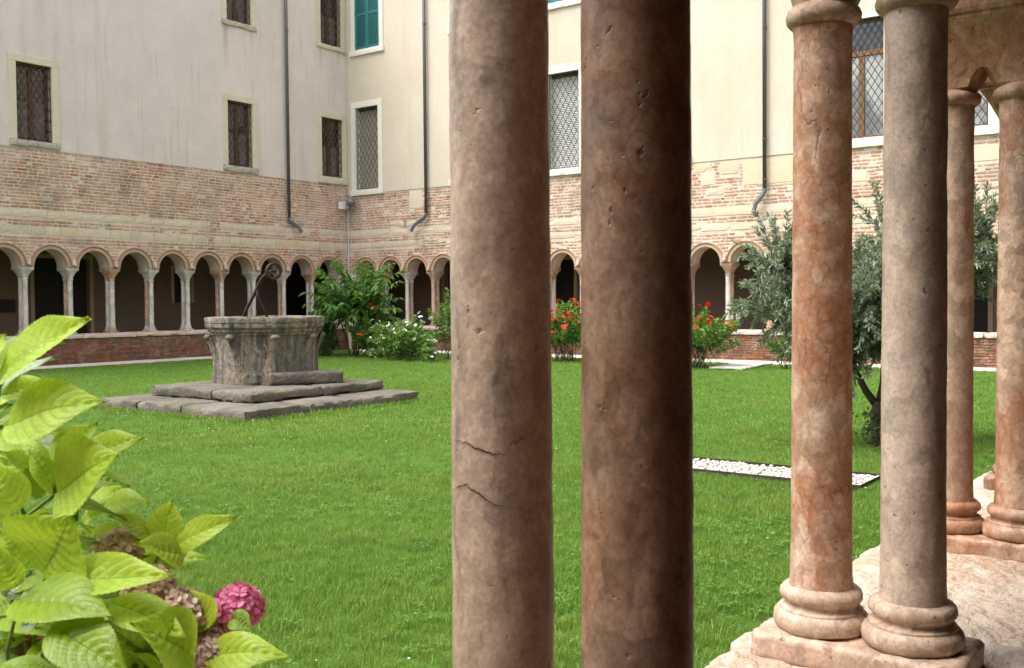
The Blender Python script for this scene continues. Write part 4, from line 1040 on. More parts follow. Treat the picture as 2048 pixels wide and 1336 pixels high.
# tall leafy shrub in the corner
sroot = tag(empty('leafy_shrub', (21.6, 21.75, 0)), 'bright green shrub with drooping pointed leaves in the far corner', 'shrub')
q = MB(); sh = []
for k in range(8):
    a = rng.uniform(0, 6.28); b = np.array([rng.normal()*.08, rng.normal()*.08, 0]); e = np.array([math.cos(a)*rng.uniform(.25, .6), math.sin(a)*rng.uniform(.25, .6), rng.uniform(1.0, 1.35)])
    q.tube([tuple(b), tuple(b*.6+e*.4+np.array([0, 0, .1])), tuple(e)], [.028, .022, .016], 6)
    for j in range(17):
        a2 = rng.uniform(0, 6.28); rr_ = rng.uniform(.4, 1.75); zt = rng.uniform(1.15, 3.05) - .3*(rr_-.5)
        t_ = np.array([math.cos(a2)*rr_, math.sin(a2)*rr_, zt]); mid = e*.5+t_*.5+np.array([0, 0, .22])
        pl = np.array([(1-t)**2*e+2*t*(1-t)*mid+t*t*t_ for t in np.linspace(0, 1, 7)]); sh.append(pl)
        q.tube([tuple(p) for p in pl], [.012-.0013*i for i in range(7)], 5)
q.build('trunk', M['twig'], sroot)
P = []; D = []; tn = []
for pl in sh:
    t = np.linspace(.15, 1, 26)+rng.normal(size=26)*.02; t = np.clip(t, 0, 1); p, d = along(pl, t)
    side = np.cross(d, np.array([0, 0, 1.0])); side = unit(side)*np.where(np.arange(26) % 2, 1, -1)[:, None]
    P.append(p); D.append(d*.5+side*.9+rv(26)*.35+np.array([0, 0, -.55])); tn.append(np.clip(.15+.75*rng.random(26)*(.5+.5*t), 0, 1))
P = np.vstack(P); D = np.vstack(D); n = len(P)
leaf_cloud('crown', P, D, np.array([0, 0, .9])+rv(n)*.5, .27*rng.uniform(.6, 1.15, n), .085*rng.uniform(.7, 1.2, n), M['leaf_shrub'], sroot, .22, .2, np.concatenate(tn))

# rose bushes
b1, s1 = bush('rose_bush', 'dark green rose bush with two red blooms just right of the well', 'rose bush', (21.3, 22.7, 0), 26, (0, 0, .85), (.65, .65, .8), (.075, .05), M['leaf_rose'], 4200, M['twig'], None, .2, -.8, .2)
blooms(b1, [(-.5, -.45, 1.02), (-.55, -.3, .42), (-.6, -.4, .45)], BR, 1.5, 1.9)
b2, s2 = bush('rose_bush', 'leafy green rose bush with single red blooms under the corner shrub', 'rose bush', (21.5, 20.9, 0), 34, (0, 0, .95), (.8, .9, .85), (.085, .055), M['leaf_rose_light'], 5600, M['twig'], None, .2, -.8, .2)
blooms(b2, [(-.6, .55, 1.35), (-.55, -.45, 1.55), (-.5, -.6, 1.45), (-.7, -.2, .7)], BR, 1.1, 1.6)
b3, s3 = bush('rose_bush', 'low spreading rose bush covered in small white blooms', 'rose bush', (20.9, 18.95, 0), 60, (0, 0, .55), (1.15, 1.45, .8), (.08, .055), M['leaf_rose_light'], 6500, M['twig'], None, .3, -.6, .2)
wp = []
for pl in s3:
    e = pl[-1]
    if e[0] < .4 or e[2] > .7: wp.append(tuple(e+np.array([-.06, -.06, .05]))); 
    if random.random() < .6: wp.append(tuple(e+rng.normal(size=3)*.09+np.array([-.06, -.06, .05])))
blooms(b3, wp, BW, .9, 1.5)
b4, s4 = bush('rose_bush', 'tall thin rose bush with big white blooms beside the left edge of the huge column', 'rose bush', (21.9, 18.3, 0), 16, (0, 0, 1.35), (.55, .65, .75), (.075, .05), M['leaf_rose_light'], 1500, M['twig'], None, .15, -.4, .25)
blooms(b4, [(-.5, .25, 1.15), (-.45, .3, 1.18), (-.3, .8, 1.2), (-.4, -.5, .8)], BW, 1.3, 1.7)
b5, s5 = bush('rose_bush', 'rose bush with red bloom clusters seen between the two huge shafts', 'rose bush', (22.6, 14.9, 0), 52, (0, 0, 1.0), (.95, 1.3, .8), (.09, .06), M['leaf_rose_light'], 5200, M['twig'], None, .18, -.35, .3)
rp5 = [tuple(np.array(c)+rng.normal(size=3)*.07) for c in [(-.4, .15, 1.72), (-.4, -.42, 1.95), (-.35, -.5, 1.78), (-.5, .5, 1.6), (-.55, .62, 1.35), (-.6, -.3, 1.1), (-.6, .1, 1.2), (-.55, -.2, .9)] for _ in range(4)]
blooms(b5, [tuple(pl[-1]+np.array([-.08, 0, .05])+rng.normal(size=3)*.05) for pl in s5 for _ in range(2) if pl[-1][0] < .35 and pl[-1][2] > .7], BR, 1.1, 1.7)
b6, s6 = bush('rose_bush', 'rose bush with many red blooms right of the huge dark shaft', 'rose bush', (22.0, 10.75, 0), 50, (0, 0, .95), (.95, 1.25, .76), (.09, .06), M['leaf_rose_light'], 4600, M['twig'], None, .18, -.35, .3)
rp6 = [tuple(np.array(c)+rng.normal(size=3)*.07) for c in [(-.3, .3, 1.72), (-.3, .1, 1.62), (-.4, -.1, 1.45), (-.4, .35, 1.4), (-.4, -.4, 1.25), (-.5, .75, 1.5), (-.5, -.65, 1.3), (-.45, -.2, 1.35)] for _ in range(3)]+[(-.2, .28, 2.2), (-.2, .33, 2.24), (-.9, .1, .12)]
blooms(b6, [tuple(pl[-1]+np.array([-.08, 0, .05])+rng.normal(size=3)*.05) for pl in s6 for _ in range(2) if pl[-1][0] < .35 and pl[-1][2] > .75]+[(-.2, .28, 2.2), (-.2, .33, 2.24), (-.9, .1, .12)], BR, 1.0, 1.6)
q = MB(); q.tube([(0, .2, 1.4), (-.12, .25, 1.9), (-.2, .3, 2.2)], .006, 5); q.tube([(0, .1, 1.5), (-.1, .02, 2.0), (-.1, .0, 2.45)], .005, 5); q.build('stems', M['twig'], b6)
b7, s7 = bush('rose_bush', 'sparse low rose bush at the foot of the parapet left of the olive tree', 'rose bush', (22.8, 8.9, 0), 22, (0, 0, .6), (.6, .8, .6), (.07, .05), M['leaf_rose'], 900, M['twig'], None, .2, -.4, .35)
b8, s8 = bush('rose_bush', 'small dark rose bush beyond the olive trunk', 'rose bush', (22.9, 7.3, 0), 18, (0, 0, .55), (.5, .7, .5), (.07, .05), M['leaf_rose'], 800, M['twig'], None, .2, -.4, .35)

# olive tree
ol = tag(empty('olive_tree', (11.42, 3.36, 0)), 'silver-green olive tree with forked trunk behind the right-hand columns', 'tree')
q = MB(); limbs = []
q.tube([(0, 0, -.05), (.0, 0, .12), (-.03, .02, .34), (-.01, .0, .5)], [.12, .085, .065, .06], 10)
def limb(pts, r0, r1):
    pts = np.array(pts, float); q.tube([tuple(p) for p in pts], [r0+(r1-r0)*k/(len(pts)-1) for k in range(len(pts))], 8); limbs.append(pts)
lf = np.array([-rh.x, -rh.y, 0]); fv = np.array([fh.x, fh.y, 0]); Z = np.array([0, 0, 1.0])
def lp(a, b, z): return -lf*a + fv*b + Z*z         # a right, b away
limb([lp(0, 0, .42), lp(-.14, .02, .62), lp(-.25, .05, .85), lp(-.30, .05, 1.15), lp(-.45, .1, 1.5), lp(-.6, .15, 2.0)], .045, .014)
limb([lp(0, 0, .45), lp(.05, .0, .7), lp(.08, .05, 1.0), lp(.12, .0, 1.4), lp(.1, -.1, 1.9), lp(.05, -.1, 2.3)], .05, .014)
limb([lp(.08, .05, 1.0), lp(.3, .1, 1.25), lp(.65, .1, 1.5), lp(1.05, .1, 1.75)], .03, .01)
limb([lp(.1, .0, 1.2), lp(.5, -.2, 1.5), lp(.85, -.3, 1.95), lp(1.1, -.3, 2.2)], .026, .01)
limb([lp(-.28, .05, 1.0), lp(-.55, -.1, 1.15), lp(-.95, -.15, 1.3), lp(-1.3, -.2, 1.45)], .026, .008)
limb([lp(-.35, .05, 1.2), lp(-.6, .2, 1.5), lp(-.9, .25, 1.75), lp(-1.1, .2, 2.0)], .024, .008)
limb([lp(.08, .05, 1.05), lp(.2, .4, 1.3), lp(.3, .7, 1.7)], .028, .01); limb([lp(-.28, .05, 1.0), lp(-.2, -.35, 1.3), lp(-.2, -.6, 1.7)], .028, .01)
q.build('trunk', M['bark'], ol, True)
q = MB(); tw = []
for k in range(640):
    pl = limbs[rng.integers(len(limbs))]; t = np.array([rng.uniform(.35, 1)]); p, d = along(pl, t); p = p[0]
    dirv = rv(1)[0]*np.array([1, 1, .6])+np.array([0, 0, .35]); dirv += lf*0; dirv /= np.linalg.norm(dirv)
    l = rng.uniform(.3, .62)*(1.0 if rng.random() > .1 else 1.25)
    e = p+dirv*l; e[2] = max(e[2], .8); droop = rng.uniform(-.05, .25)
    if rng.random() < .18: e = p+np.array([dirv[0]*.3, dirv[1]*.3, .75])*rng.uniform(.7, 1.1); droop = 0
    mid = (p+e)/2+np.array([0, 0, .12])
    c = np.array([(1-s)**2*p+2*s*(1-s)*mid+s*s*(e-np.array([0, 0, droop])) for s in np.linspace(0, 1, 7)])
    tw.append(c); q.tube([tuple(x) for x in c], [.006-.0007*i for i in range(7)], 4)
q.build('twigs', M['bark'], ol)
P = []; D = []; N = []; tn = []
for c in tw:
    m_ = 72; t = np.sort(rng.uniform(.12, 1, m_)); p, d = along(c, t)
    o = rv(m_); o = unit(o-d*np.sum(o*d, axis=1, keepdims=True))
    P.append(p); D.append(d*.8+o*.8+np.array([0, 0, .05])); N.append(o*.4+np.array([0, 0, .5])+rv(m_)*.6); tn.append(rng.random(m_))
P = np.vstack(P); n = len(P)
leaf_cloud('crown', P, np.vstack(D), np.vstack(N), 0.074*rng.uniform(.7, 1.25, n), .018*rng.uniform(.8, 1.3, n), M['leaf_olive'], ol, .12, .25, np.concatenate(tn))
# ivy round the trunk foot
P = np.column_stack([rng.normal(size=260)*.07, rng.normal(size=260)*.07, rng.uniform(.0, .42, 260)]); D = rv(260); D[:, 2] -= .3
leaf_cloud('ivy', P+unit(P*np.array([1, 1, 0]))*.05, D, rv(260)+np.array([0, 0, .6]), .05*rng.uniform(.6, 1.2, 260), .035, M['leaf_rose'], ol, .2, .2)

# hydrangea in the foreground
LEAVES=[(0.737,1.458,1.545,0.793,1.319,1.631,0.093,-0.372,-0.527,0.764,0),
(0.712,1.493,1.566,0.764,1.492,1.606,0.065,-0.612,-0.450,0.651,0),
(0.756,1.498,1.517,0.837,1.491,1.567,0.036,-0.860,0.131,0.492,2),
(0.758,1.495,1.514,0.807,1.429,1.533,0.038,-0.340,-0.663,0.667,0),
(0.729,1.430,1.478,0.791,1.281,1.516,0.093,-0.564,-0.544,0.621,0),
(0.750,1.503,1.470,0.769,1.444,1.466,0.043,-0.360,-0.265,0.894,1),
(0.790,1.449,1.469,0.816,1.412,1.457,0.029,-0.360,-0.265,0.894,0),
(0.784,1.403,1.418,0.841,1.380,1.473,0.068,-0.844,-0.097,0.527,0),
(0.824,1.400,1.427,0.882,1.323,1.452,0.048,-0.457,-0.470,0.755,0),
(0.769,1.372,1.380,0.787,1.250,1.446,0.116,-0.531,-0.641,0.555,0),
(0.774,1.381,1.378,0.759,1.422,1.442,0.038,-0.130,-0.852,0.508,0),
(0.728,1.392,1.363,0.705,1.428,1.432,0.062,-0.800,-0.207,0.563,0),
(0.810,1.453,1.412,0.784,1.523,1.445,0.026,-0.292,-0.353,0.889,0),
(0.835,1.487,1.425,0.825,1.534,1.438,0.030,-0.619,-0.455,0.640,2),
(0.789,1.480,1.408,0.751,1.500,1.432,0.030,-0.468,-0.344,0.814,0),
(0.775,1.462,1.334,0.802,1.258,1.364,0.036,-0.228,-0.167,0.959,1),
(0.863,1.410,1.341,0.894,1.334,1.352,0.047,-0.408,-0.300,0.862,0),
(0.867,1.284,1.305,0.803,1.290,1.355,0.052,-0.717,-0.033,0.697,0),
(0.874,1.275,1.301,0.890,1.274,1.366,0.050,-0.686,-0.632,0.361,0),
(0.881,1.264,1.292,0.926,1.172,1.347,0.044,-0.322,-0.678,0.661,0),
(0.873,1.225,1.288,0.797,1.228,1.323,0.054,-0.466,-0.467,0.752,0),
(0.733,1.347,1.277,0.740,1.275,1.368,0.140,-0.647,-0.604,0.465,0),
(0.769,1.468,1.310,0.813,1.411,1.335,0.040,-0.699,-0.514,0.496,2),
(0.717,1.369,1.288,0.698,1.398,1.343,0.034,-0.263,-0.722,0.640,0),
(0.695,1.347,1.267,0.673,1.363,1.331,0.050,-0.791,-0.324,0.518,0),
(0.725,1.439,1.232,0.756,1.416,1.267,0.035,-0.536,-0.693,0.482,2),
(0.725,1.324,1.269,0.794,1.130,1.296,0.066,-0.539,-0.459,0.706,0),
(0.827,1.389,1.302,0.862,1.343,1.316,0.032,-0.457,-0.470,0.755,0),
(0.691,1.335,1.253,0.722,1.158,1.252,0.088,-0.347,-0.380,0.858,1),
(0.779,1.317,1.263,0.804,1.248,1.239,0.043,-0.362,-0.397,0.843,1),
(0.833,1.310,1.237,0.844,1.261,1.225,0.036,-0.322,-0.518,0.793,1),
(0.765,1.234,1.248,0.800,1.117,1.216,0.057,-0.358,-0.507,0.784,0),
(0.829,1.143,1.172,0.736,1.138,1.248,0.090,-0.676,-0.251,0.693,0),
(0.685,1.240,1.237,0.708,1.106,1.196,0.070,-0.584,-0.305,0.752,1),
(0.867,1.161,1.200,0.864,1.201,1.250,0.048,-0.808,-0.466,0.361,0),
(0.861,1.166,1.163,0.907,1.036,1.173,0.050,-0.570,-0.419,0.707,0),
(0.901,1.181,1.185,0.859,1.203,1.173,0.026,-0.468,-0.344,0.814,0),
(0.898,1.153,1.209,0.902,1.112,1.199,0.030,-0.545,-0.659,0.518,1),
(0.804,1.175,1.157,0.765,1.196,1.190,0.015,-0.360,-0.265,0.894,0),
(0.662,1.336,1.170,0.691,1.230,1.180,0.031,-0.427,-0.314,0.848,1),
(0.717,1.329,1.175,0.739,1.264,1.151,0.039,-0.612,-0.450,0.651,1),
(0.712,1.371,1.204,0.734,1.342,1.213,0.020,-0.570,-0.419,0.707,2),
(0.797,1.649,1.519,0.858,1.503,1.593,0.090,-0.558,-0.292,0.777,1),
(0.769,1.723,1.516,0.820,1.723,1.556,0.065,-0.556,-0.521,0.648,0),
(0.828,1.680,1.481,0.914,1.666,1.511,0.034,-0.835,-0.025,0.550,0),
(0.805,1.718,1.463,0.855,1.652,1.485,0.044,-0.241,-0.737,0.631,1),
(0.811,1.635,1.438,0.875,1.480,1.421,0.078,-0.697,-0.361,0.620,0),
(0.843,1.609,1.440,0.870,1.572,1.428,0.030,-0.326,-0.310,0.893,0),
(0.905,1.568,1.367,0.963,1.490,1.349,0.041,-0.304,-0.626,0.718,1),
(0.842,1.553,1.341,0.839,1.577,1.412,0.034,-0.333,-0.738,0.588,1),
(0.781,1.536,1.322,0.747,1.586,1.372,0.066,-0.696,-0.410,0.589,0),
(0.870,1.685,1.353,0.841,1.760,1.376,0.035,-0.290,-0.356,0.889,1),
(0.861,1.651,1.383,0.850,1.700,1.380,0.038,-0.567,-0.522,0.638,0),
(0.876,1.681,1.365,0.845,1.691,1.407,0.027,-0.484,-0.322,0.813,0),
(0.854,1.678,1.270,0.884,1.470,1.287,0.040,-0.252,-0.134,0.958,1),
(0.824,1.652,1.262,0.853,1.446,1.292,0.034,-0.258,-0.126,0.958,0),
(0.934,1.586,1.282,0.961,1.517,1.320,0.050,-0.342,-0.386,0.857,0),
(0.941,1.585,1.306,0.968,1.516,1.344,0.057,-0.493,-0.176,0.852,0),
(0.920,1.441,1.258,0.853,1.450,1.298,0.057,-0.748,0.060,0.661,0),
(0.907,1.448,1.252,0.850,1.444,1.314,0.036,-0.646,-0.190,0.739,0),
(0.927,1.422,1.242,0.928,1.441,1.307,0.049,-0.541,-0.766,0.346,0),
(0.940,1.426,1.231,0.991,1.324,1.252,0.044,-0.486,-0.522,0.701,0),
(0.944,1.391,1.228,0.978,1.315,1.306,0.045,-0.261,-0.723,0.639,1),
(0.916,1.378,1.245,0.848,1.372,1.296,0.057,-0.497,-0.428,0.755,0),
(0.981,1.403,1.233,0.903,1.408,1.237,0.050,-0.273,-0.657,0.703,0),
(0.831,1.637,1.242,0.875,1.578,1.256,0.040,-0.764,-0.416,0.493,0),
(0.803,1.597,1.275,0.846,1.538,1.279,0.044,-0.608,-0.624,0.491,1),
(0.726,1.522,1.204,0.694,1.550,1.256,0.050,-0.784,-0.338,0.520,0),
(0.772,1.623,1.180,0.808,1.592,1.199,0.041,-0.612,-0.620,0.491,0),
(0.808,1.648,1.170,0.844,1.617,1.193,0.040,-0.368,-0.816,0.446,0),
(0.781,1.460,1.232,0.846,1.273,1.293,0.079,-0.567,-0.422,0.707,0),
(0.749,1.479,1.236,0.811,1.298,1.317,0.073,-0.350,-0.655,0.670,1),
(0.879,1.544,1.258,0.911,1.502,1.281,0.036,-0.421,-0.511,0.749,0),
(0.893,1.586,1.258,0.928,1.540,1.268,0.034,-0.614,-0.249,0.749,0),
(0.763,1.536,1.171,0.798,1.354,1.185,0.100,-0.372,-0.348,0.860,0),
(0.750,1.498,1.195,0.777,1.325,1.174,0.086,-0.333,-0.397,0.855,1),
(0.860,1.530,1.193,0.877,1.470,1.149,0.042,-0.202,-0.568,0.798,1),
(0.847,1.503,1.213,0.866,1.441,1.172,0.048,-0.244,-0.527,0.814,1),
(0.870,1.427,1.205,0.880,1.380,1.191,0.036,-0.200,-0.631,0.749,0),
(0.857,1.447,1.174,0.869,1.396,1.175,0.046,-0.487,-0.319,0.813,1),
(0.853,1.413,1.159,0.888,1.296,1.120,0.055,-0.254,-0.608,0.753,0),
(0.793,1.373,1.190,0.812,1.275,1.127,0.050,-0.333,-0.533,0.778,1),
(0.905,1.332,1.101,0.816,1.322,1.187,0.080,-0.709,-0.184,0.681,0),
(0.925,1.342,1.100,0.832,1.337,1.178,0.093,-0.600,-0.376,0.706,0),
(0.750,1.399,1.166,0.773,1.265,1.124,0.081,-0.441,-0.496,0.748,0),
(0.747,1.395,1.158,0.770,1.261,1.117,0.079,-0.672,-0.148,0.726,0),
(0.952,1.327,1.134,0.941,1.378,1.176,0.061,-0.865,-0.357,0.353,1),
(0.930,1.276,1.140,0.921,1.324,1.181,0.045,-0.814,-0.455,0.360,0),
(0.906,1.295,1.112,0.948,1.170,1.093,0.055,-0.577,-0.409,0.707,0),
(0.940,1.305,1.080,0.986,1.175,1.085,0.057,-0.432,-0.580,0.691,0),
(0.969,1.293,1.128,0.932,1.309,1.105,0.026,-0.393,-0.440,0.808,1),
(0.974,1.334,1.146,0.981,1.290,1.145,0.040,-0.369,-0.796,0.480,0),
(0.846,1.300,1.092,0.804,1.324,1.106,0.018,-0.439,-0.151,0.886,0),
(0.873,1.321,1.105,0.833,1.344,1.131,0.017,-0.467,-0.106,0.878,0),
(0.725,1.528,1.106,0.754,1.422,1.133,0.030,-0.273,-0.498,0.823,1),
(0.799,1.510,1.100,0.816,1.451,1.063,0.039,-0.540,-0.539,0.647,1),
(0.774,1.529,1.089,0.787,1.475,1.045,0.041,-0.738,-0.240,0.631,0),
(0.757,1.507,1.142,0.778,1.478,1.148,0.022,-0.513,-0.491,0.704,0),
(0.905,1.470,1.144,0.955,1.423,1.156,0.085,-0.331,-0.304,0.893,1),
(0.850,1.388,1.119,0.849,1.439,1.073,0.094,-0.337,-0.296,0.894,1),
(1.028,1.617,1.033,1.021,1.624,0.983,0.083,-0.482,-0.081,0.872,1),
(0.968,1.504,1.072,0.929,1.526,1.037,0.070,-0.169,-0.492,0.854,1),
(0.875,1.774,1.110,0.895,1.682,1.097,0.093,-0.506,-0.039,0.862,1),
(0.903,1.620,1.010,0.924,1.573,1.066,0.082,-0.504,-0.043,0.863,1),
(0.963,1.650,1.017,0.998,1.661,0.959,0.082,-0.144,-0.516,0.844,1),
(1.024,1.481,1.043,0.978,1.583,1.054,0.092,-0.459,-0.119,0.880,1),
(0.876,1.313,1.112,0.840,1.396,1.136,0.070,-0.365,-0.259,0.894,1),
(0.821,1.409,1.129,0.848,1.399,1.080,0.058,-0.389,-0.224,0.893,1),
(0.971,1.641,0.936,0.981,1.540,0.984,0.103,-0.431,-0.163,0.887,1),
(0.821,1.582,1.193,0.766,1.697,1.201,0.093,-0.527,-0.001,0.850,1),
(1.026,1.539,1.001,1.110,1.487,1.013,0.065,-0.123,-0.537,0.834,1),
(0.898,1.346,1.106,0.872,1.299,1.167,0.069,-0.501,-0.047,0.864,1),
(0.821,1.635,1.095,0.793,1.637,1.150,0.069,-0.379,-0.239,0.894,1),
(1.001,1.563,1.043,1.021,1.507,0.992,0.057,-0.345,-0.286,0.894,1),
(0.980,1.631,1.081,1.031,1.555,1.081,0.071,-0.503,-0.044,0.863,1),
(0.763,1.486,1.206,0.707,1.495,1.197,0.067,-0.365,-0.258,0.894,1),
(0.852,1.764,1.178,0.791,1.826,1.166,0.079,-0.413,-0.190,0.891,1),
(0.800,1.689,0.983,0.815,1.691,0.938,0.060,-0.438,-0.153,0.886,1),
(0.881,1.774,1.163,0.900,1.838,1.196,0.085,-0.459,-0.119,0.881,1),
(0.827,1.584,1.149,0.864,1.574,1.190,0.046,-0.103,-0.556,0.825,1),
(0.862,1.436,1.188,0.874,1.330,1.196,0.070,-0.276,-0.373,0.886,1),
(1.050,1.547,1.055,1.144,1.508,1.046,0.118,-0.560,0.065,0.826,1),
(0.826,1.551,1.080,0.844,1.451,1.109,0.101,-0.417,-0.185,0.890,1),
(0.913,1.693,1.007,0.982,1.668,1.012,0.089,-0.332,-0.303,0.893,1),
(1.049,1.533,1.030,0.987,1.570,1.018,0.091,-0.513,-0.026,0.858,1),
(0.946,1.500,1.039,0.948,1.543,1.075,0.051,-0.564,0.072,0.823,1),
(0.847,1.489,1.053,0.837,1.532,1.080,0.071,-0.151,-0.509,0.847,1),
(0.946,1.412,1.075,0.966,1.301,1.124,0.085,-0.412,-0.192,0.891,1)]
HEADS=[((0.819,1.299,1.298),0.033,0),((0.836,1.256,1.245),0.038,0),((0.856,1.209,1.214),0.039,0),((0.875,1.189,1.150),0.053,0),((0.929,1.178,1.211),0.036,1),((0.769,1.546,1.178),0.031,2),((0.911,1.366,1.108),0.046,2),((0.822,1.554,1.111),0.036,2)]
STEMS=[[(0.784,1.596,0.946),(0.752,1.528,1.356),(0.746,1.492,1.472),(0.746,1.478,1.532)],[(0.798,1.545,0.955),(0.747,1.463,1.276),(0.752,1.426,1.343),(0.774,1.381,1.378)],[(0.752,1.426,1.343),(0.734,1.401,1.361)],[(0.859,1.494,0.945),(0.876,1.350,1.205),(0.880,1.283,1.292)],[(0.766,1.455,0.990),(0.736,1.374,1.235),(0.735,1.344,1.272)],[(0.871,1.312,0.988),(0.858,1.187,1.153),(0.884,1.171,1.202),(0.914,1.198,1.200)],[(0.858,1.187,1.156),(0.862,1.165,1.163)],[(0.914,1.337,0.966),(0.932,1.236,1.114),(0.933,1.189,1.189)],[(0.844,1.451,1.319),(0.835,1.432,1.365)],[(0.748,1.479,0.990),(0.711,1.405,1.165),(0.702,1.353,1.248)],[(0.766,1.455,0.990),(0.717,1.329,1.165),(0.696,1.259,1.229)],[(0.774,1.381,1.378),(0.790,1.412,1.414)],[(0.746,1.492,1.472),(0.735,1.440,1.477)]]

hy = tag(empty('hydrangea_bush', (.85, 1.5, 0)), 'lime-green hydrangea bush with pink and faded heads in the near left corner', 'hydrangea'); HO = Vector((.85, 1.5, 0))
def hyd_leaf(i, bx, by, bz, tx, ty, tz, W, nx, ny, nz, kind):
    rr = random.Random(i*7+1); B = Vector((bx, by, bz)); T = Vector((tx, ty, tz)); D_ = T-B; L = D_.length; D_.normalize()
    Nn = Vector((nx, ny, nz)); Nn = (Nn-D_*Nn.dot(D_)).normalized(); S = Nn.cross(D_)
    NU, NV = 54, 7; vs = []; us = []; vv = []
    arch = rr.uniform(.03, .10); cup = rr.uniform(.10, .30); twist = rr.uniform(-.25, .25); tipd = rr.uniform(.0, .08)
    W *= 1.08
    for i_ in range(NU+1):
        u = i_/NU
        hw = .5*W*(math.sin(math.pi*min(1, u*1.02)**.78)**.85 if 0 < u < .98 else 0)*(1-.42*max(0, u-.62)/.38)
        tooth = 1+(.035 if i_ % 2 else -.02)*(1 if .08 < u < .94 else 0)
        for j in range(-NV, NV+1):
            v = j/NV; s_ = v*hw*(tooth if abs(j) == NV else 1)
            zq = cup*abs(v)**1.5*hw - cup*.2*hw
            ph = u*9-abs(v)**1.25*2.6; quilt = .0030*(.5-.5*math.cos(2*math.pi*(ph-.5)))*(1-abs(v)**4)*min(1, u*6)*(1 if abs(v) > .06 else 0)*(W/.05)**.5
            z_ = arch*L*math.sin(math.pi*u) - tipd*L*u**3 + zq + quilt - .0015*(1-abs(v))**6 + .0025*math.sin(u*7+v*2+rr.random()*.01+i)
            tw_ = twist*(u-.3); p = B+D_*(u*L-.18*abs(v)**1.3*hw*(1-u)) + S*(s_*math.cos(tw_)) + Nn*(z_+s_*math.sin(tw_))
            vs.append(p-HO); us.append(u); vv.append(v)
    W2 = 2*NV+1; fs = [(a*W2+b, (a+1)*W2+b, (a+1)*W2+b+1, a*W2+b+1) for a in range(NU) for b in range(W2-1)]
    me = bpy.data.meshes.new('leaf'); me.from_pydata(vs, [], fs)
    for nm, dat in (('lu', us), ('lv', vv)):
        at = me.attributes.new(nm, 'FLOAT', 'POINT'); at.data.foreach_set('value', np.array(dat, dtype=np.float32))
    me.materials.append(M['hyd%d' % kind]); me.shade_smooth(); me.update()
    link('leaf', me, hy)
for i, l in enumerate(LEAVES): hyd_leaf(i, *l)
q = MB()
for s_ in STEMS:
    pts = [Vector(p)-HO for p in s_]
    if pts[0].z < 1.0: pts = [Vector((pts[0].x*.4, pts[0].y*.4, 0)), Vector((pts[0].x*.8, pts[0].y*.8, .5))]+pts
    q.tube(pts, [.0040-.0016*k/max(1, len(pts)-1) for k in range(len(pts))], 8)
for bx, by, bz, tx, ty, tz, *_ in LEAVES[-30:]:   # petioles of the inner leaves
    q.tube([Vector((.82, 1.5, max(.6, bz-.25)))-HO, Vector((bx, by, bz))-HO], .0022, 5)
q.build('stems', M['hstem'], hy, True)
def floret_head(c, r, mat_, seed):
    """a mop head: four-petalled florets packed over a rounded core"""
    rr = random.Random(seed); q = MB(); n = int(120*(r/.045)**1.7); C0 = Vector(c)-HO
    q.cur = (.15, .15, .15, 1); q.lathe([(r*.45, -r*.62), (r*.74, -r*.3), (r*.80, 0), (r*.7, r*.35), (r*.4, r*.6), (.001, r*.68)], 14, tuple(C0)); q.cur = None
    for k in range(n):
        zf = 1-1.75*(k+.5)/n; ph = k*2.39996+rr.uniform(-.15, .15); d = Vector((math.sqrt(max(0, 1-zf*zf))*math.cos(ph), math.sqrt(max(0, 1-zf*zf))*math.sin(ph), zf*.88))
        nn = (d+Vector((rr.uniform(-.3, .3), rr.uniform(-.3, .3), rr.uniform(-.1, .35)))).normalized(); a = nn.orthogonal().normalized(); b = nn.cross(a); o = C0+d*r*rr.uniform(.84, 1.02); ro_ = rr.uniform(0, 1.57); pr_ = .0098*rr.uniform(.8, 1.2); t0 = rr.random()
        for p in range(4):
            e = a*math.cos(ro_+p*math.pi/2)+b*math.sin(ro_+p*math.pi/2); s_ = nn.cross(e); tv = min(1, max(0, .30+.6*t0+rr.uniform(-.2, .25))); cu = rr.uniform(.05, .35)
            ring = [(.30, .22), (.62, .50), (.92, .42), (1.08, .0), (.92, -.42), (.62, -.50), (.30, -.22)]
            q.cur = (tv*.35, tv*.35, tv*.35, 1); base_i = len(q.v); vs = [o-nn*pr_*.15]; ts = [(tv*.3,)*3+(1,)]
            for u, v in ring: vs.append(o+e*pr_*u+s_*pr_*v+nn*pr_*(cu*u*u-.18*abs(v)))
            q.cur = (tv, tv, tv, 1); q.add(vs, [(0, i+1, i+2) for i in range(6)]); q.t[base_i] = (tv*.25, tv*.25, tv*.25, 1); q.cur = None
    return q.build('flower_head', mat_, hy, True)
for k, (c, r_, kd) in enumerate(HEADS):
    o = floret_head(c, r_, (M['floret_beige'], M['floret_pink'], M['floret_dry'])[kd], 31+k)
    o['label'] = ('faded beige-pink flower head', 'bright pink flower head', 'dry brown flower head')[kd]

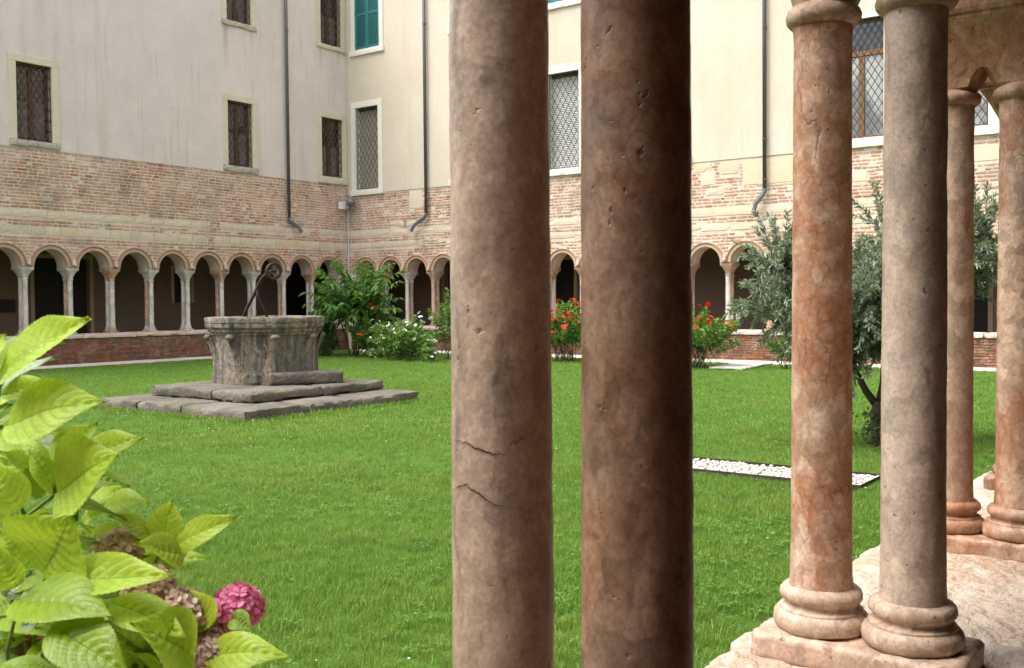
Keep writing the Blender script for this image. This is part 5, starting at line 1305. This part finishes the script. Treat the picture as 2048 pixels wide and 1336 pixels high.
# ------------------------------------------------------------------ grass
def tuft(seed, nb, h, spread, wid):
    rr = random.Random(seed); vs = []; fs = []; tint = []
    for k in range(nb):
        a = rr.uniform(0, 6.28); r_ = spread*math.sqrt(rr.random()); b = Vector((r_*math.cos(a), r_*math.sin(a), 0)); hh = h*rr.uniform(.55, 1.25)
        a2 = rr.uniform(0, 6.28); ln = Vector((math.cos(a2), math.sin(a2), 0))*hh*rr.uniform(.15, .85); s_ = Vector((-math.sin(a2), math.cos(a2), 0)); a3 = rr.uniform(-.8, .8); s_ = s_*math.cos(a3)+Vector((math.cos(a2), math.sin(a2), 0))*math.sin(a3)
        w_ = wid*rr.uniform(.7, 1.3); i = len(vs)
        vs += [b-s_*w_, b+s_*w_, b+ln*.35+Vector((0, 0, hh*.6))-s_*w_*.8, b+ln*.35+Vector((0, 0, hh*.6))+s_*w_*.8, b+ln+Vector((0, 0, hh*.95))]
        fs += [(i, i+1, i+3, i+2), (i+2, i+3, i+4)]; tint += [rr.random()]*5
    me = bpy.data.meshes.new('grass_tuft'); me.from_pydata(vs, [], fs); at = me.attributes.new('tint', 'FLOAT', 'POINT'); at.data.foreach_set('value', np.array(tint, dtype=np.float32))
    me.materials.append(M['grass']); me.shade_smooth(); return me
def clover(seed):
    rr = random.Random(seed); vs = []; fs = []; tint = []
    for k in range(7):
        a = rr.uniform(0, 6.28); r_ = .05*math.sqrt(rr.random()); c = Vector((r_*math.cos(a), r_*math.sin(a), rr.uniform(.02, .05))); ro_ = rr.uniform(0, 6.28); tv = rr.random(); tl = Vector((rr.uniform(-.3, .3), rr.uniform(-.3, .3), 0))
        for p in range(3):
            e = Vector((math.cos(ro_+p*2.094), math.sin(ro_+p*2.094), 0)); s_ = Vector((-e.y, e.x, 0)); i = len(vs); R_ = .0105
            for u, v in ((0, 0), (.5, -.5), (1, -.38), (1.0, .38), (.5, .5)):
                pt = e*u*R_+s_*v*R_; vs.append(c+pt+Vector((0, 0, pt.dot(tl)+u*.003))); tint.append(tv)
            fs.append((i, i+1, i+2, i+3, i+4))
    me = bpy.data.meshes.new('clover_tuft'); me.from_pydata(vs, [], fs); at = me.attributes.new('tint', 'FLOAT', 'POINT'); at.data.foreach_set('value', np.array(tint, dtype=np.float32)); me.materials.append(M['clover']); return me
def scatter(name, pts, rots, scales, meshes):
    me = bpy.data.meshes.new(name); me.vertices.add(len(pts)); me.vertices.foreach_set('co', pts.astype(np.float32).ravel())
    at = me.attributes.new('rot', 'FLOAT_VECTOR', 'POINT'); at.data.foreach_set('vector', rots.astype(np.float32).ravel())
    at = me.attributes.new('scl', 'FLOAT', 'POINT'); at.data.foreach_set('value', scales.astype(np.float32))
    at = me.attributes.new('idx', 'INT', 'POINT'); at.data.foreach_set('value', rng.integers(0, len(meshes), len(pts)).astype(np.int32))
    o = link(name, me); g = bpy.data.node_groups.new(name+'_nodes', 'GeometryNodeTree')
    g.interface.new_socket('Geometry', in_out='INPUT', socket_type='NodeSocketGeometry'); g.interface.new_socket('Geometry', in_out='OUTPUT', socket_type='NodeSocketGeometry')
    N_ = g.nodes; gi = N_.new('NodeGroupInput'); go = N_.new('NodeGroupOutput'); ip = N_.new('GeometryNodeInstanceOnPoints'); gi2 = N_.new('GeometryNodeJoinGeometry')
    for mm in reversed(meshes):
        ob = bpy.data.objects.new(mm.name, mm); oi = N_.new('GeometryNodeObjectInfo'); oi.inputs['Object'].default_value = ob; oi.inputs['As Instance'].default_value = True
        g.links.new(oi.outputs['Geometry'], gi2.inputs[0])
    def na(nm, ty):
        a = N_.new('GeometryNodeInputNamedAttribute'); a.data_type = ty; a.inputs['Name'].default_value = nm; return a.outputs[0]
    g.links.new(gi.outputs[0], ip.inputs['Points']); g.links.new(gi2.outputs[0], ip.inputs['Instance']); ip.inputs['Pick Instance'].default_value = True
    g.links.new(na('idx', 'INT'), ip.inputs['Instance Index']); g.links.new(na('rot', 'FLOAT_VECTOR'), ip.inputs['Rotation']); g.links.new(na('scl', 'FLOAT'), ip.inputs['Scale'])
    g.links.new(ip.outputs[0], go.inputs[0]); md = o.modifiers.new('scatter', 'NODES'); md.node_group = g; return o
def lawn_points(dens):
    """points over the court's lawn, denser towards the gallery; dens(distance) per square metre"""
    out = []
    cell = .5
    for i in range(int(30/cell)):
        for j in range(int(26/cell)):
            x0, y0 = -2+i*cell, 1.02+j*cell
            cx_, cy_ = x0+cell/2, y0+cell/2
            d = math.hypot(cx_, cy_); ang = math.degrees(math.atan2(cy_, cx_))
            if ang < 2 or ang > 74 or cx_ > 24.0 or cy_ > 24.35 or d < 2.2: continue
            k = rng.poisson(dens(d)*cell*cell)
            if k: out.append(np.column_stack([x0+rng.random(k)*cell, y0+rng.random(k)*cell, np.zeros(k)]))
    p = np.vstack(out)
    inb = (p[:, 0] > 8.93) & (p[:, 0] < 12.49) & (p[:, 1] > 11.1) & (p[:, 1] < 14.6)
    inp = (p[:, 0] > 8.63) & (p[:, 0] < 9.30) & (p[:, 1] > 2.68) & (p[:, 1] < 5.12)
    ins = (np.abs(p[:, 0]-22.9) < 1.05) & (np.abs(p[:, 1]-10.0) < .42)
    return p[~(inb | inp | ins)]
def rots(n): return np.column_stack([rng.normal(size=n)*.12, rng.normal(size=n)*.12, rng.uniform(0, 6.28, n)])
GT = [tuft(k, 16, .05, .05, .0017) for k in range(6)]
GF = [tuft(k+20, 14, .045, .09, .0034) for k in range(5)]
p = lawn_points(lambda d: 620 if d < 7 else (430 if d < 10 else (200 if d < 13 else 0)))
pn = np.sin(p[:, 0]*1.7+np.sin(p[:, 1]*1.3)*1.5)*np.sin(p[:, 1]*1.9+p[:, 0]*.6)
tag(scatter('grass', p, rots(len(p)), rng.uniform(.6, 1.15, len(p))*(1+.18*pn), GT), 'short bright green lawn grass filling the court', 'grass', kind='stuff')
p = lawn_points(lambda d: 0 if d < 11.5 else (130 if d < 20 else 70))
tag(scatter('grass', p, rots(len(p)), rng.uniform(.6, 1.15, len(p)), GF), 'short lawn grass in the far half of the court', 'grass', kind='stuff')
p = lawn_points(lambda d: 110 if d < 8 else (50 if d < 12 else 0))
cl = np.sin(p[:, 0]*1.1+1.0)+np.sin(p[:, 1]*1.4+p[:, 0]*.8) ; p = p[cl+rng.normal(size=len(p))*.5 > .35]
tag(scatter('clover', p, rots(len(p)), rng.uniform(.6, 1.15, len(p)), [clover(k) for k in range(4)]), 'patches of clover leaves in the near lawn', 'clover', kind='stuff')
# taller tufts along the platform foot and parapets
k = 700; t = rng.random(k); e = rng.integers(0, 2, k)
p = np.where(e[:, None] == 0, np.column_stack([8.87+rng.normal(size=k)*.03, 11.0+t*3.6, np.zeros(k)]), np.column_stack([8.85+t*3.7, 11.05+rng.normal(size=k)*.03, np.zeros(k)]))
tag(scatter('grass', p, rots(k), rng.uniform(.6, 1.7, k), GF), 'longer grass tufts along the foot of the well platform', 'grass', kind='stuff')
per = []                                               # ragged edge of the lawn along the pebble strip, slab and paving
for _ in range(500):
    t = random.random(); side = random.random()
    if side < .38: per.append((8.625+random.gauss(0, .02), 2.7+2.4*t, 0))
    elif side < .76: per.append((9.325+random.gauss(0, .02), 2.7+2.4*t, 0))
    else: per.append((8.65+.65*t, 2.665+random.gauss(0, .02), 0))
for _ in range(1200): per.append((9.0+13.6*random.random(), 24.3+random.gauss(0, .05), 0)); per.append((23.95+random.gauss(0, .06), 3.5+20*random.random(), 0))
p = np.array(per); tag(scatter('grass', p, rots(len(p)), rng.uniform(.5, 1.05, len(p)), GT), 'ragged grass fringe along the pebble strip and paving', 'grass', kind='stuff')
# white clover heads and daisies
p = lawn_points(lambda d: 3.4 if d < 10 else 2.2); p = p[np.sin(p[:, 0]*.9)+np.sin(p[:, 1]*.7+1)+rng.normal(size=len(p))*.8 > .2]
q = MB()
for x, y, _ in p:
    r_ = random.uniform(.004, .0085); z = random.uniform(.035, .06); q.lathe([(r_*.5, z-r_*.4), (r_, z), (r_*.55, z+r_*.6)], 6, (x, y, 0))
tag(q.build('clover_flowers', M['petal_white']), 'tiny white flowers scattered over the lawn', 'flowers', kind='stuff')
